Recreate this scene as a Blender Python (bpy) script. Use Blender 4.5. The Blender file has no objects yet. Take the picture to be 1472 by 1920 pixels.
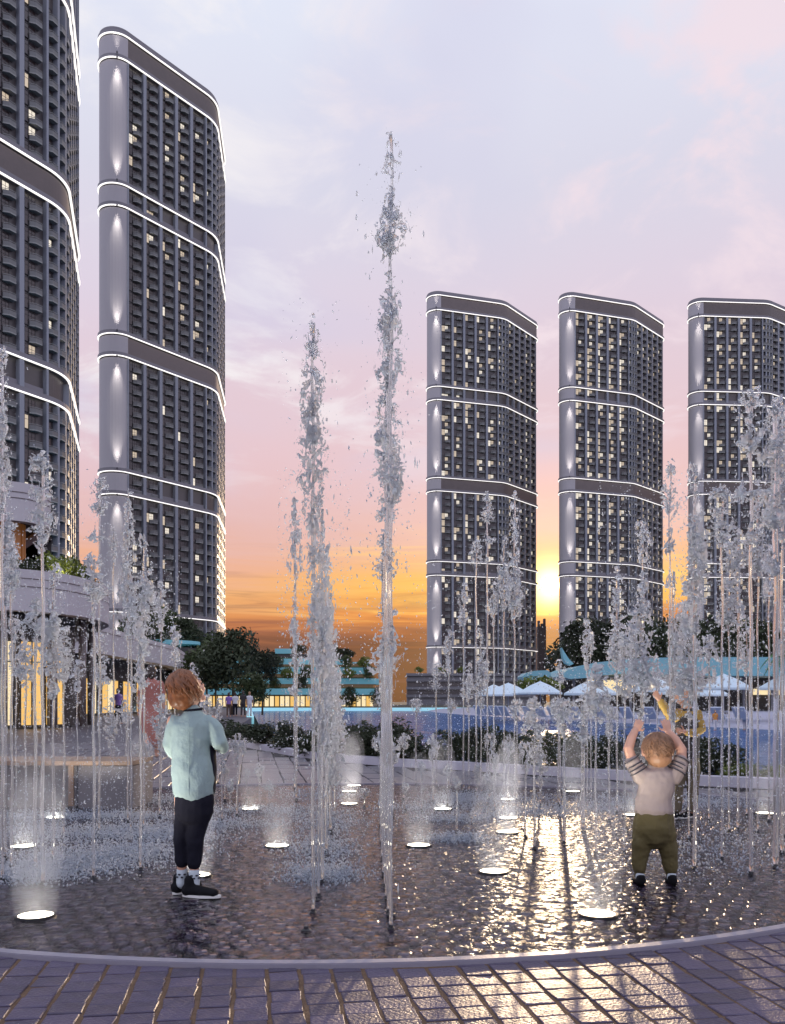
import bpy, bmesh, math, random
import numpy as np
from mathutils import Vector, Matrix, Euler
PI = math.pi
R_ = math.radians
sc = bpy.context.scene
COL = sc.collection
F, HY, CX, CH = 1650.0, 1316.0, 736.0, 1.02      # focal length and horizon in photo pixels, eye height in metres

# ---------------------------------------------------------------- camera
cam = bpy.data.objects.new('camera', bpy.data.cameras.new('camera'))
COL.objects.link(cam)
cam.location = (0, 0, CH)
cam.rotation_euler = (PI / 2, 0, 0)
cam.data.sensor_width = 36
cam.data.lens = F / 1920 * 36
cam.data.shift_y = (HY - 960) / 1920
cam.data.clip_end = 9000
cam.data.clip_start = 0.05
sc.camera = cam

# ---------------------------------------------------------------- sky, sun, exposure
SUN_AZ = math.atan((1033 - CX) / F)
SUN_EL = math.atan((HY - 1098) / math.hypot(F, 1033 - CX))
SUN = Vector((math.sin(SUN_AZ) * math.cos(SUN_EL), math.cos(SUN_AZ) * math.cos(SUN_EL), math.sin(SUN_EL)))
world = bpy.data.worlds.new('World')
sc.world = world
world.use_nodes = True
wt = world.node_tree
wt.nodes.clear()


class NG:
    """small helper to wire math nodes"""
    def __init__(s, tree):
        s.t = tree

    def n(s, kind, **kw):
        o = s.t.nodes.new(kind)
        for k, v in kw.items():
            setattr(o, k, v)
        return o

    def put(s, v, sock):
        if v is None:
            return
        if isinstance(v, (int, float, tuple)):
            sock.default_value = v
        else:
            s.t.links.new(v, sock)

    def m(s, op, a, b=None, c=None, clamp=False):
        o = s.n('ShaderNodeMath', operation=op, use_clamp=clamp)
        for i, v in enumerate((a, b, c)):
            s.put(v, o.inputs[i])
        return o.outputs[0]

    def v(s, op, a, b=None, c=None):
        o = s.n('ShaderNodeVectorMath', operation=op)
        for i, v in enumerate((a, b, c)):
            s.put(v, o.inputs[i])
        return o.outputs['Value'] if op in ('DOT_PRODUCT', 'LENGTH') else o.outputs[0]

    def smooth(s, x, a, b):
        o = s.n('ShaderNodeMapRange', interpolation_type='SMOOTHSTEP')
        s.put(x, o.inputs[0])
        o.inputs[1].default_value = a
        o.inputs[2].default_value = b
        return o.outputs[0]

    def noise(s, vec, scale, detail=3, dist=0.0, rough=.5):
        o = s.n('ShaderNodeTexNoise')
        s.put(vec, o.inputs['Vector'])
        o.inputs['Scale'].default_value = scale
        o.inputs['Detail'].default_value = detail
        o.inputs['Distortion'].default_value = dist
        o.inputs['Roughness'].default_value = rough
        return o.outputs[0]

    def ramp(s, x, stops):
        o = s.n('ShaderNodeValToRGB')
        s.put(x, o.inputs[0])
        els = o.color_ramp.elements
        while len(els) < len(stops):
            els.new(.5)
        for e, (p, c) in zip(els, stops):
            e.position = p
            e.color = tuple(c) + (1,)
        return o.outputs[0]

    def mix(s, f, a, b, blend='MIX'):
        o = s.n('ShaderNodeMix', data_type='RGBA', blend_type=blend)
        s.put(f, o.inputs[0])
        for sock, v in ((o.inputs[6], a), (o.inputs[7], b)):
            if isinstance(v, tuple):
                sock.default_value = v + (1,) if len(v) == 3 else v
            else:
                s.put(v, sock)
        return o.outputs[2]


w = NG(wt)
wdir = w.n('ShaderNodeTexCoord').outputs['Generated']
wsep = w.n('ShaderNodeSeparateXYZ')
w.put(wdir, wsep.inputs[0])
dx, dy, dz = wsep.outputs
zc = w.m('MAXIMUM', dz, 0.0)
az = w.m('ARCTAN2', dx, dy)
# cloud sheet seen in perspective
cden = w.m('ADD', zc, .12)
cp = w.n('ShaderNodeCombineXYZ')
w.put(w.m('DIVIDE', dx, cden), cp.inputs[0])
w.put(w.m('DIVIDE', dy, cden), cp.inputs[1])
big = w.noise(cp.outputs[0], 1.15, 4, .4)
fine = w.noise(cp.outputs[0], 3.1, 6, .5, .6)
# long streaks low in the sky
sp = w.n('ShaderNodeCombineXYZ')
w.put(w.m('MULTIPLY', az, 2.6), sp.inputs[0])
w.put(w.m('MULTIPLY', dz, 42.0), sp.inputs[1])
streak = w.noise(sp.outputs[0], 1.0, 5, 1.1, .58)
low = w.smooth(dz, .26, .10)
el = w.m('ADD', dz, w.m('MULTIPLY', w.m('SUBTRACT', streak, .5), w.m('MULTIPLY', low, .085)))
el = w.m('ADD', el, w.m('MULTIPLY', w.m('SUBTRACT', big, .5), w.m('MULTIPLY', w.smooth(dz, .08, .30), .11)))
el = w.m('MAXIMUM', el, 0.0)
warm = w.ramp(el, [(0.0, (.085, .035, .028)), (.062, (.15, .05, .03)), (.080, (.36, .11, .04)), (.097, (.76, .27, .06)),
                   (.118, (.95, .50, .11)), (.15, (.88, .47, .20)), (.19, (.78, .48, .43)), (.26, (.76, .53, .56)),
                   (.40, (.70, .60, .70)), (.50, (.66, .645, .76)), (.64, (.73, .76, .88)), (1.0, (.78, .90, 1.22))])
cool = w.ramp(el, [(0.0, (.54, .50, .66)), (.06, (.70, .65, .85)), (.20, (.93, .88, 1.12)), (.45, (1.04, 1.08, 1.38)), (1.0, (.95, 1.08, 1.45))])  # sky away from the sun, brightened as fill for the camera-facing sides
sundot = w.v('DOT_PRODUCT', wdir, tuple(SUN))
azd = w.m('COSINE', w.m('SUBTRACT', az, SUN_AZ))
rosy = w.ramp(el, [(0.0, (.10, .045, .04)), (.055, (.17, .06, .04)), (.075, (.40, .13, .06)), (.095, (.70, .27, .09)), (.118, (.84, .42, .17)), (.15, (.80, .42, .28)), (.19, (.74, .46, .44)),
                   (.26, (.75, .53, .57)), (.40, (.70, .61, .72)), (.50, (.68, .67, .78)), (.64, (.73, .77, .89)), (1.0, (.78, .90, 1.22))])
sky = w.mix(w.smooth(azd, .945, .992), rosy, warm)
sky = w.mix(w.smooth(azd, .05, .86), cool, sky)
# pale cloud veil high up, brighter and darker bands low down
veil = w.m('MULTIPLY', w.smooth(fine, .47, .66), w.smooth(dz, .18, .36))
sky = w.mix(w.m('MULTIPLY', veil, .85), sky, w.mix(w.smooth(az, -.25, .25), (.88, .85, .86), (.84, .70, .76)))
shade = w.m('MULTIPLY', w.smooth(big, .47, .66), w.smooth(dz, .16, .34))
sky = w.mix(w.m('MULTIPLY', shade, .55), sky, (.58, .56, .73))
gold = w.m('MULTIPLY', w.m('MULTIPLY', w.smooth(streak, .52, .66), w.smooth(dz, .21, .13)), w.smooth(dz, .075, .10))
gold = w.m('MULTIPLY', gold, w.smooth(azd, .94, .985))
sky = w.mix(w.m('MULTIPLY', gold, .75), sky, (1.05, .62, .14))
sp2 = w.n('ShaderNodeCombineXYZ')
w.put(w.m('MULTIPLY', az, 3.4), sp2.inputs[0])
w.put(w.m('MULTIPLY', dz, 60.0), sp2.inputs[1])
sp2.inputs[2].default_value = 4.7
dark = w.m('MULTIPLY', w.smooth(w.noise(sp2.outputs[0], 1.0, 5, 1.3, .6), .49, .66), w.smooth(dz, .19, .10))
sky = w.mix(w.m('MULTIPLY', dark, .62), sky, w.mix(.62, sky, (.20, .085, .075)))
# the sun and its glow
g1 = w.m('MULTIPLY', w.m('POWER', w.m('MAXIMUM', sundot, 0.0), 5000.0), 4.5)
g2 = w.m('MULTIPLY', w.m('POWER', w.m('MAXIMUM', sundot, 0.0), 190.0), .42)
disc = w.m('MULTIPLY', w.smooth(sundot, math.cos(R_(.56)), math.cos(R_(.36))), 20.0)
sky = w.mix(1.0, sky, w.mix(1.0, (1, .62, .22), w.n('ShaderNodeCombineColor').outputs[0], 'MIX'), 'ADD') if False else sky


def scaled(colr, fac):
    o = w.n('ShaderNodeVectorMath', operation='SCALE')
    o.inputs[0].default_value = colr
    w.put(fac, o.inputs['Scale'])
    return o.outputs[0]


sky = w.v('ADD', sky, scaled((1.0, .62, .22), g1))
sky = w.v('ADD', sky, scaled((1.0, .55, .18), g2))
sky = w.v('ADD', sky, scaled((1.0, .86, .55), disc))
bg1 = w.n('ShaderNodeBackground')
w.put(sky, bg1.inputs[0])
bg1.inputs[1].default_value = .88
nish = w.n('ShaderNodeTexSky', sky_type='NISHITA')
nish.sun_disc = False
nish.sun_elevation = SUN_EL
nish.sun_rotation = SUN_AZ
bg2 = w.n('ShaderNodeBackground')
w.put(nish.outputs[0], bg2.inputs[0])
bg2.inputs[1].default_value = .002
ads = w.n('ShaderNodeAddShader')
w.put(bg1.outputs[0], ads.inputs[0])
w.put(bg2.outputs[0], ads.inputs[1])
wo = w.n('ShaderNodeOutputWorld')
w.put(ads.outputs[0], wo.inputs[0])
world.cycles.sampling_method = 'MANUAL'
world.cycles.sample_map_resolution = 1024

sun = bpy.data.objects.new('sun', bpy.data.lights.new('sun', 'SUN'))
COL.objects.link(sun)
sun.data.energy = 1.7
sun.data.angle = R_(.6)
sun.data.color = (1, .72, .45)
sun.rotation_euler = (-SUN).to_track_quat('-Z', 'Y').to_euler()
sun.location = (30, -20, 60)

sc.view_settings.view_transform = 'Standard'
sc.view_settings.look = 'None'
sc.view_settings.exposure = .27
sc.view_settings.gamma = 1
sc.view_settings.use_curve_mapping = False
cy = sc.cycles
cy.use_denoising = True
cy.max_bounces = 16
cy.diffuse_bounces = 2
cy.glossy_bounces = 3
cy.transmission_bounces = 14
cy.transparent_max_bounces = 16
cy.caustics_reflective = False
cy.caustics_refractive = False
cy.blur_glossy = .6
cy.sample_clamp_indirect = 6
cy.sample_clamp_direct = 12
cy.use_light_tree = True
cy.volume_bounces = 0

# ---------------------------------------------------------------- helpers


def P(px, py, Z):
    """point at depth Z behind photo pixel"""
    return Vector(((px - CX) / F * Z, Z, CH - (py - HY) / F * Z))


def G(px, py, z=0.0):
    """ground point (height z) behind photo pixel"""
    Z = F * (CH - z) / (py - HY)
    return Vector(((px - CX) / F * Z, Z, z))


class MB:
    def __init__(s):
        s.v, s.f, s.mi = [], [], []

    def add(s, vs, fs, mi=0):
        o = len(s.v)
        s.v += [tuple(p) for p in vs]
        for f in fs:
            s.f.append(tuple(i + o for i in f))
            s.mi.append(mi)
        return s

    def box(s, c, d, rz=0.0, mi=0, skip=()):
        x, y, z = d[0] / 2, d[1] / 2, d[2] / 2
        ca, sa = math.cos(rz), math.sin(rz)
        vs = [(c[0] + ca * a - sa * b, c[1] + sa * a + ca * b, c[2] + e) for a, b, e in
              ((-x, -y, -z), (x, -y, -z), (x, y, -z), (-x, y, -z), (-x, -y, z), (x, -y, z), (x, y, z), (-x, y, z))]
        fs = [(0, 3, 2, 1), (4, 5, 6, 7), (0, 1, 5, 4), (1, 2, 6, 5), (2, 3, 7, 6), (3, 0, 4, 7)]
        return s.add(vs, [f for i, f in enumerate(fs) if i not in skip], mi)

    def prism(s, poly, z0, z1, mi=0, top=True, bottom=True):
        n = len(poly)
        vs = [(p[0], p[1], z0) for p in poly] + [(p[0], p[1], z1) for p in poly]
        fs = [(i, (i + 1) % n, (i + 1) % n + n, i + n) for i in range(n)]
        if top:
            fs.append(tuple(range(n, 2 * n)))
        if bottom:
            fs.append(tuple(range(n - 1, -1, -1)))
        return s.add(vs, fs, mi)

    def ring(s, outer, inner, z0, z1, mi=0, closed=True):
        n = len(outer)
        vs = [(p[0], p[1], z0) for p in outer] + [(p[0], p[1], z1) for p in outer] + \
             [(p[0], p[1], z1) for p in inner] + [(p[0], p[1], z0) for p in inner]
        fs = []
        for i in range(n if closed else n - 1):
            j = (i + 1) % n
            fs += [(i, j, j + n, i + n), (i + n, j + n, j + 2 * n, i + 2 * n), (i + 2 * n, j + 2 * n, j + 3 * n, i + 3 * n), (i + 3 * n, j + 3 * n, j, i)]
        if not closed:
            fs += [(0, n, 2 * n, 3 * n), (n - 1, 4 * n - 1, 3 * n - 1, 2 * n - 1)]
        return s.add(vs, fs, mi)

    def tube(s, path, radii, n=8, mi=0, cap=True):
        """radii: number, or (rx, ry) per point; rx is across, ry along the other axis"""
        path = [Vector(p) for p in path]
        vs, fs = [], []
        ref = None
        for i, p in enumerate(path):
            d = (path[min(i + 1, len(path) - 1)] - path[max(i - 1, 0)])
            d = d.normalized() if d.length > 1e-9 else Vector((0, 0, 1))
            if ref is None:
                ref = Vector((1, 0, 0)) if abs(d.x) < .9 else Vector((0, 1, 0))
            a = (ref - d * ref.dot(d)).normalized()
            ref = a
            b = d.cross(a)
            r = radii[i] if isinstance(radii, (list, tuple)) else radii
            rx, ry = r if isinstance(r, (list, tuple)) else (r, r)
            for k in range(n):
                t = 2 * PI * k / n
                vs.append(p + a * (rx * math.cos(t)) + b * (ry * math.sin(t)))
        m = len(path)
        for i in range(m - 1):
            for k in range(n):
                k2 = (k + 1) % n
                fs.append((i * n + k, i * n + k2, (i + 1) * n + k2, (i + 1) * n + k))
        if cap:
            fs.append(tuple(range(n - 1, -1, -1)))
            fs.append(tuple((m - 1) * n + k for k in range(n)))
        return s.add(vs, fs, mi)

    def blob(s, c, r, mi=0, nu=14, nv=9):
        """ellipsoid"""
        r = r if isinstance(r, (list, tuple)) else (r, r, r)
        vs = [(c[0], c[1], c[2] - r[2])]
        for j in range(1, nv):
            t = PI * j / nv
            for i in range(nu):
                a = 2 * PI * i / nu
                vs.append((c[0] + r[0] * math.sin(t) * math.cos(a), c[1] + r[1] * math.sin(t) * math.sin(a), c[2] - r[2] * math.cos(t)))
        vs.append((c[0], c[1], c[2] + r[2]))
        fs = [(0, 1 + (i + 1) % nu, 1 + i) for i in range(nu)]
        for j in range(nv - 2):
            for i in range(nu):
                a, b = 1 + j * nu + i, 1 + j * nu + (i + 1) % nu
                fs.append((a, b, b + nu, a + nu))
        last = len(vs) - 1
        o = 1 + (nv - 2) * nu
        fs += [(o + i, o + (i + 1) % nu, last) for i in range(nu)]
        return s.add(vs, fs, mi)

    def lathe(s, prof, n=16, c=(0, 0, 0), mi=0):
        vs, fs = [], []
        for r, z in prof:
            for k in range(n):
                t = 2 * PI * k / n
                vs.append((c[0] + r * math.cos(t), c[1] + r * math.sin(t), c[2] + z))
        for i in range(len(prof) - 1):
            for k in range(n):
                k2 = (k + 1) % n
                fs.append((i * n + k, i * n + k2, (i + 1) * n + k2, (i + 1) * n + k))
        fs.append(tuple(range(n - 1, -1, -1)))
        fs.append(tuple((len(prof) - 1) * n + k for k in range(n)))
        return s.add(vs, fs, mi)

    def mesh(s, name, mats, smooth=False, off=(0, 0, 0)):
        me = bpy.data.meshes.new(name)
        vs = s.v if not any(off) else [(a - off[0], b - off[1], c - off[2]) for a, b, c in s.v]
        me.from_pydata(vs, [], s.f)
        for m in (mats if isinstance(mats, (list, tuple)) else [mats]):
            me.materials.append(m)
        me.polygons.foreach_set('material_index', s.mi)
        if smooth:
            me.polygons.foreach_set('use_smooth', [True] * len(me.polygons))
        me.update()
        return me

    def build(s, name, mats, parent=None, smooth=False, world=False):
        off = tuple(parent.location) if (parent is not None and world) else (0, 0, 0)
        return link(name, s.mesh(name, mats, smooth, off), parent)


def link(name, me, parent=None, loc=None):
    o = bpy.data.objects.new(name, me)
    COL.objects.link(o)
    if parent is not None:
        o.parent = parent
    if loc is not None:
        o.location = loc
    return o


def tag(o, label=None, cat=None, group=None, kind=None):
    if label:
        o['label'] = label
    if cat:
        o['category'] = cat
    if group:
        o['group'] = group
    if kind:
        o['kind'] = kind
    return o


def thing(name, label, cat, loc=(0, 0, 0), rz=0.0, group=None):
    o = bpy.data.objects.new(name, None)
    COL.objects.link(o)
    o.empty_display_size = .1
    o.location = loc
    o.rotation_euler = (0, 0, rz)
    return tag(o, label, cat, group)


def copy_of(src, parent=None, loc=None, rz=None, scale=None, mesh=None):
    o = src.copy()
    if mesh is not None:
        o.data = mesh
    COL.objects.link(o)
    if parent is not None:
        o.parent = parent
    if loc is not None:
        o.location = loc
    if rz is not None:
        o.rotation_euler = (0, 0, rz)
    if scale is not None:
        o.scale = scale
    return o


def copy_thing(root, label, loc, rz=0.0, scale=None, group=None):
    r = root.copy()
    COL.objects.link(r)
    r.location = loc
    r.rotation_euler = (0, 0, rz)
    if scale:
        r.scale = scale
    r['label'] = label
    if group:
        r['group'] = group
    for ch in list(root.children):
        c = ch.copy()
        COL.objects.link(c)
        c.parent = r
        for g in list(ch.children):
            d = g.copy()
            COL.objects.link(d)
            d.parent = c
    return r


def struct(mb, name, mats, smooth=False):
    return tag(mb.build(name, mats, smooth=smooth), kind='structure')


# ---------------------------------------------------------------- materials
def mat(name, col, rough=.5, metal=0.0, var=.0, vscale=8.0, bump=0.0, bscale=40.0, spec=.5, coat=0.0, emit=None, estr=0.0, transl=0.0, obj=True):
    m = bpy.data.materials.new(name)
    m.use_nodes = True
    t = NG(m.node_tree)
    b = m.node_tree.nodes['Principled BSDF']
    b.inputs['Base Color'].default_value = tuple(col) + (1,)
    b.inputs['Roughness'].default_value = rough
    b.inputs['Metallic'].default_value = metal
    b.inputs['Specular IOR Level'].default_value = spec
    b.inputs['Coat Weight'].default_value = coat
    b.inputs['Coat Roughness'].default_value = .06
    tc = t.n('ShaderNodeTexCoord').outputs['Object'] if (var or bump) else None
    if var:
        n = t.noise(tc, vscale, 4)
        geo = t.n('ShaderNodeObjectInfo').outputs['Random']
        f = t.m('ADD', t.m('MULTIPLY', n, .8), t.m('MULTIPLY', geo, .4 if obj else 0))
        lo = tuple(c * (1 - var) for c in col)
        hi = tuple(min(1, c * (1 + var)) for c in col)
        t.put(t.ramp(f, [(.25, lo), (.8, hi)]), b.inputs['Base Color'])
        t.put(t.m('MULTIPLY_ADD', n, .25, rough - .12, clamp=True), b.inputs['Roughness'])
    if bump:
        bn = t.n('ShaderNodeBump')
        bn.inputs['Strength'].default_value = bump
        bn.inputs['Distance'].default_value = .02
        t.put(t.noise(tc, bscale, 4), bn.inputs['Height'])
        t.put(bn.outputs[0], b.inputs['Normal'])
    if emit:
        b.inputs['Emission Color'].default_value = tuple(emit) + (1,)
        b.inputs['Emission Strength'].default_value = estr
    return m


def leaf_mat(name, col, var=.5):
    m = mat(name, col, .55, var=var, vscale=2.5, spec=.3)
    return m


M = {}
M['wall_dark'] = mat('facade_dark_bronze', (.090, .078, .078), .35, var=.25, vscale=.3)
M['wall_grey'] = mat('facade_grey_panel', (.17, .17, .19), .5, var=.12, vscale=.2)
M['fin'] = mat('facade_fin_paint', (.25, .27, .315), .5)
M['fascia'] = mat('fascia_grey', (.20, .19, .21), .55, var=.1, vscale=.3)
M['slats'] = mat('bronze_slats', (.13, .105, .10), .5, var=.2, vscale=.6)
M['pillar'] = mat('pillar_render', (.42, .40, .42), .6)
M['slab'] = mat('balcony_slab', (.27, .28, .27), .6)
M['led'] = mat('led_strip', (.9, .9, .9), .5, emit=(1, .95, .90), estr=1.05)
M['frame'] = mat('window_frame', (.04, .04, .045), .4)
M['glass_dark'] = mat('window_glass_dark', (.045, .03, .03), .12, spec=.6)
M['glass_lit'] = mat('window_glass_lit', (.25, .22, .18), .25, emit=(1, .80, .56), estr=.42)
M['glass_lit2'] = mat('window_glass_lit_bright', (.25, .22, .18), .25, emit=(1, .90, .74), estr=.68)
M['white_wall'] = mat('white_render', (.50, .47, .48), .6, var=.06, vscale=.4)
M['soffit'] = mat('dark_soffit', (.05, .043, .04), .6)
M['shop'] = mat('shop_glass_lit', (.3, .2, .1), .25, emit=(1, .60, .16), estr=.72)
M['shop2'] = mat('shop_glass_pale', (.3, .25, .2), .25, emit=(1, .80, .45), estr=.8)
M['teal'] = mat('teal_canopy_metal', (.17, .40, .46), .45, var=.1, vscale=.1)
M['teal_lit'] = mat('teal_lit_fascia', (.16, .36, .42), .5, emit=(.12, .50, .62), estr=.14)
M['kerb'] = mat('kerb_stone', (.22, .205, .245), .45, var=.1, vscale=6, bump=.1, bscale=80)
M['white_kerb'] = mat('white_planter_kerb', (.46, .44, .50), .5, var=.08, vscale=3)
M['mortar'] = mat('sandy_mortar', (.15, .098, .065), .9, spec=.08, var=.3, vscale=40, bump=.6, bscale=120)
M['sett'] = mat('wet_sett_stone', (.056, .045, .078), .42, var=.38, vscale=14, bump=.35, bscale=70, spec=.42)
M['cobble'] = mat('wet_basin_cobble', (.044, .026, .046), .20, var=.35, vscale=9, bump=.06, bscale=45, spec=.6, coat=.35)
M['slabstone'] = mat('paving_slab', (.115, .108, .125), .42, var=.18, vscale=4, bump=.15, bscale=40)
M['joint'] = mat('slab_joint_dark', (.03, .027, .028), .9, spec=.05)
M['plaza'] = mat('plaza_paving', (.085, .08, .10), .45, var=.2, vscale=1.5, bump=.1, bscale=20, obj=False)
M['earth'] = mat('earth_ground', (.05, .05, .035), .9, var=.3, vscale=.05, obj=False)
M['sand'] = mat('pale_beach_sand', (.36, .36, .44), .9, var=.1, vscale=.5, bump=.4, bscale=3, obj=False)
M['concrete'] = mat('bench_concrete', (.19, .178, .185), .6, var=.12, vscale=5, bump=.15, bscale=50)
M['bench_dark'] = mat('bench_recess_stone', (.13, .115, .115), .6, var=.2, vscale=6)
M['wood'] = mat('bench_timber', (.26, .18, .13), .5, var=.25, vscale=12)
M['light_glass'] = mat('lamp_glass_lit', (1, 1, 1), .3, emit=(1, .90, .70), estr=7.0)
M['steel'] = mat('dark_steel', (.06, .06, .065), .35, metal=.7)
M['trunk'] = mat('tree_bark', (.07, .05, .035), .9, var=.3, vscale=6)
M['leaf_dark'] = leaf_mat('foliage_dark', (.035, .045, .022))
M['leaf_mid'] = leaf_mat('foliage_mid', (.055, .075, .028))
M['leaf_lit'] = leaf_mat('foliage_fresh_lit', (.12, .15, .03))  # fresh green; for uplit shrubs the light is put into this colour
M['leaf_palm'] = leaf_mat('foliage_palm', (.06, .16, .055))
M['canvas'] = mat('parasol_canvas', (.55, .66, .72), .8)
M['lounger'] = mat('lounger_white', (.50, .54, .62), .6)
M['skin'] = mat('skin', (.52, .28, .19), .5, var=.08, vscale=12)
M['hair_red'] = mat('hair_auburn', (.20, .070, .022), .45, var=.45, vscale=30)
M['hair_blond'] = mat('hair_blond', (.26, .135, .072), .5, var=.3, vscale=40)
M['hair_dark'] = mat('hair_dark', (.03, .018, .012), .45, var=.3, vscale=30)
M['shirt_mint'] = mat('shirt_mint_cotton', (.29, .385, .375), .8, var=.06, vscale=6, bump=.55, bscale=20)
M['navy'] = mat('trousers_navy', (.012, .012, .02), .9, spec=.15, bump=.15, bscale=120)
M['sock'] = mat('sock_pale', (.50, .56, .60), .85)
M['sock_dark'] = mat('sock_pattern_dark', (.03, .03, .04), .85)
M['shoe'] = mat('shoe_black_canvas', (.008, .008, .010), .9, spec=.15)
M['sole'] = mat('shoe_white_rubber', (.70, .69, .66), .5)
M['tee_grey'] = mat('tee_grey_cotton', (.32, .255, .23), .85, var=.04, vscale=8, bump=.3, bscale=15)
M['stripe'] = mat('sleeve_stripe_dark', (.05, .045, .055), .85)
M['olive'] = mat('trousers_olive', (.095, .075, .026), .85, var=.12, vscale=9, bump=.12, bscale=140)
M['ochre'] = mat('jacket_ochre', (.36, .23, .05), .8, var=.12, vscale=9)
M['vest'] = mat('vest_charcoal', (.035, .03, .032), .8)
M['khaki'] = mat('trousers_khaki', (.15, .12, .075), .85)
M['coral'] = mat('dress_coral', (.36, .14, .11), .75, var=.1, vscale=5)
M['violet'] = mat('top_violet', (.24, .13, .42), .8)
M['white_cloth'] = mat('cloth_white', (.62, .60, .62), .8)
M['brown_cloth'] = mat('cloth_brown', (.10, .06, .045), .8)
M['orange_cloth'] = mat('cloth_orange', (.60, .25, .05), .8)
M['block_far'] = mat('far_block_wall', (.075, .06, .06), .8, var=.2, vscale=.1)


def water_mat(name, milk, tint, rough, back=.55):
    """clear water mixed with the white scatter of the air it carries (front and back)"""
    m = bpy.data.materials.new(name)
    m.use_nodes = True
    t = NG(m.node_tree)
    b = m.node_tree.nodes['Principled BSDF']
    b.inputs['Base Color'].default_value = (.955, .978, 1, 1)
    b.inputs['Roughness'].default_value = rough
    b.inputs['IOR'].default_value = 1.33
    b.inputs['Transmission Weight'].default_value = 1
    df, tr = t.n('ShaderNodeBsdfDiffuse'), t.n('ShaderNodeBsdfTranslucent')
    df.inputs[0].default_value = tint + (1,)
    tr.inputs[0].default_value = tint + (1,)
    m1, m2 = t.n('ShaderNodeMixShader'), t.n('ShaderNodeMixShader')
    m1.inputs[0].default_value = back
    t.put(df.outputs[0], m1.inputs[1])
    t.put(tr.outputs[0], m1.inputs[2])
    m2.inputs[0].default_value = milk
    t.put(b.outputs[0], m2.inputs[1])
    t.put(m1.outputs[0], m2.inputs[2])
    t.put(m2.outputs[0], m.node_tree.nodes['Material Output'].inputs[0])
    return m


M['jet'] = water_mat('water_froth', .33, (.84, .905, 1.0), .045, .65)
M['stem'] = water_mat('water_clear', .22, (.93, .95, 1.0), .03)
M['drop'] = water_mat('water_drop', .56, (.84, .905, 1.0), .05, .65)


def film_mat(name, depth_col, b1, b2, s1, s2, rough, aniso=(1, 1, 1), ior=1.36, glow=0.0, refl=1.0):
    """thin sheet of rippled water: fresnel mirror over a see-through layer"""
    m = bpy.data.materials.new(name)
    m.use_nodes = True
    t = NG(m.node_tree)
    m.node_tree.nodes.clear()
    tc = t.n('ShaderNodeTexCoord').outputs['Object']
    tv = t.v('MULTIPLY', tc, aniso)
    wob = t.n('ShaderNodeTexNoise')
    t.put(tv, wob.inputs['Vector'])
    wob.inputs['Scale'].default_value = s1 * .35
    vv = t.v('ADD', tv, t.v('SCALE', wob.outputs['Color']) if False else tv)
    vo = t.n('ShaderNodeTexVoronoi', feature='SMOOTH_F1')
    t.put(tv, vo.inputs['Vector'])
    vo.inputs['Scale'].default_value = s1
    vo.inputs['Smoothness'].default_value = .9
    n2 = t.noise(tv, s2, 3, .8)
    h = t.m('ADD', t.m('MULTIPLY', vo.outputs['Distance'], -b1), t.m('MULTIPLY', n2, b2))
    bn = t.n('ShaderNodeBump')
    bn.inputs['Strength'].default_value = 1
    bn.inputs['Distance'].default_value = 1
    t.put(h, bn.inputs['Height'])
    fr = t.n('ShaderNodeFresnel')
    fr.inputs[0].default_value = ior
    t.put(bn.outputs[0], fr.inputs[1])
    gl = t.n('ShaderNodeBsdfGlossy')
    gl.inputs['Roughness'].default_value = rough
    t.put(bn.outputs[0], gl.inputs['Normal'])
    if depth_col is None:
        un = t.n('ShaderNodeBsdfTransparent')
        un.inputs[0].default_value = (.78, .75, .85, 1)
    else:
        un = t.n('ShaderNodeBsdfDiffuse')
        un.inputs[0].default_value = depth_col + (1,)
    mx = t.n('ShaderNodeMixShader')
    t.put(t.m('MULTIPLY', fr.outputs[0], refl), mx.inputs[0])
    t.put(un.outputs[0], mx.inputs[1])
    t.put(gl.outputs[0], mx.inputs[2])
    o = t.n('ShaderNodeOutputMaterial')
    t.put(mx.outputs[0], o.inputs[0])
    return m


M['film'] = film_mat('rippled_water_film', None, .016, .014, 11.0, 15.0, .12, ior=1.5)
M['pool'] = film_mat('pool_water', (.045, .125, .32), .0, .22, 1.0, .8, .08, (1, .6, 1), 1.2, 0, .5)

# ---------------------------------------------------------------- ground, basin, paving
BC = Vector((-.4, 7.93))


def basin(t, off=0.0):
    c, s = math.cos(t), math.sin(t)
    rb = 4.5 if s < 0 else 2.95
    n = Vector((c / 4.5, s / rb)).normalized()
    return (BC.x + 4.5 * c + n.x * off, BC.y + rb * s + n.y * off)


def basin_val(x, y):
    """<1 inside the basin"""
    rb = 4.5 if y < BC.y else 2.95
    return math.hypot((x - BC.x) / 4.5, (y - BC.y) / rb)


NB = 160
TT = [2 * PI * i / NB for i in range(NB)]
CURB = [G(*p) for p in ((410, 1390), (480, 1403), (556, 1417), (641, 1427), (739, 1435), (870, 1442), (1000, 1450), (1150, 1459), (1309, 1470), (1472, 1477), (1640, 1488))]
CURB = [Vector((p.x, p.y)) for p in CURB]


def curb_y(x):
    pts = CURB
    if x <= pts[0].x:
        return 22.5
    for a, b in zip(pts, pts[1:]):
        if a.x <= x <= b.x:
            return a.y + (b.y - a.y) * (x - a.x) / (b.x - a.x)
    return pts[-1].y


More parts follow.
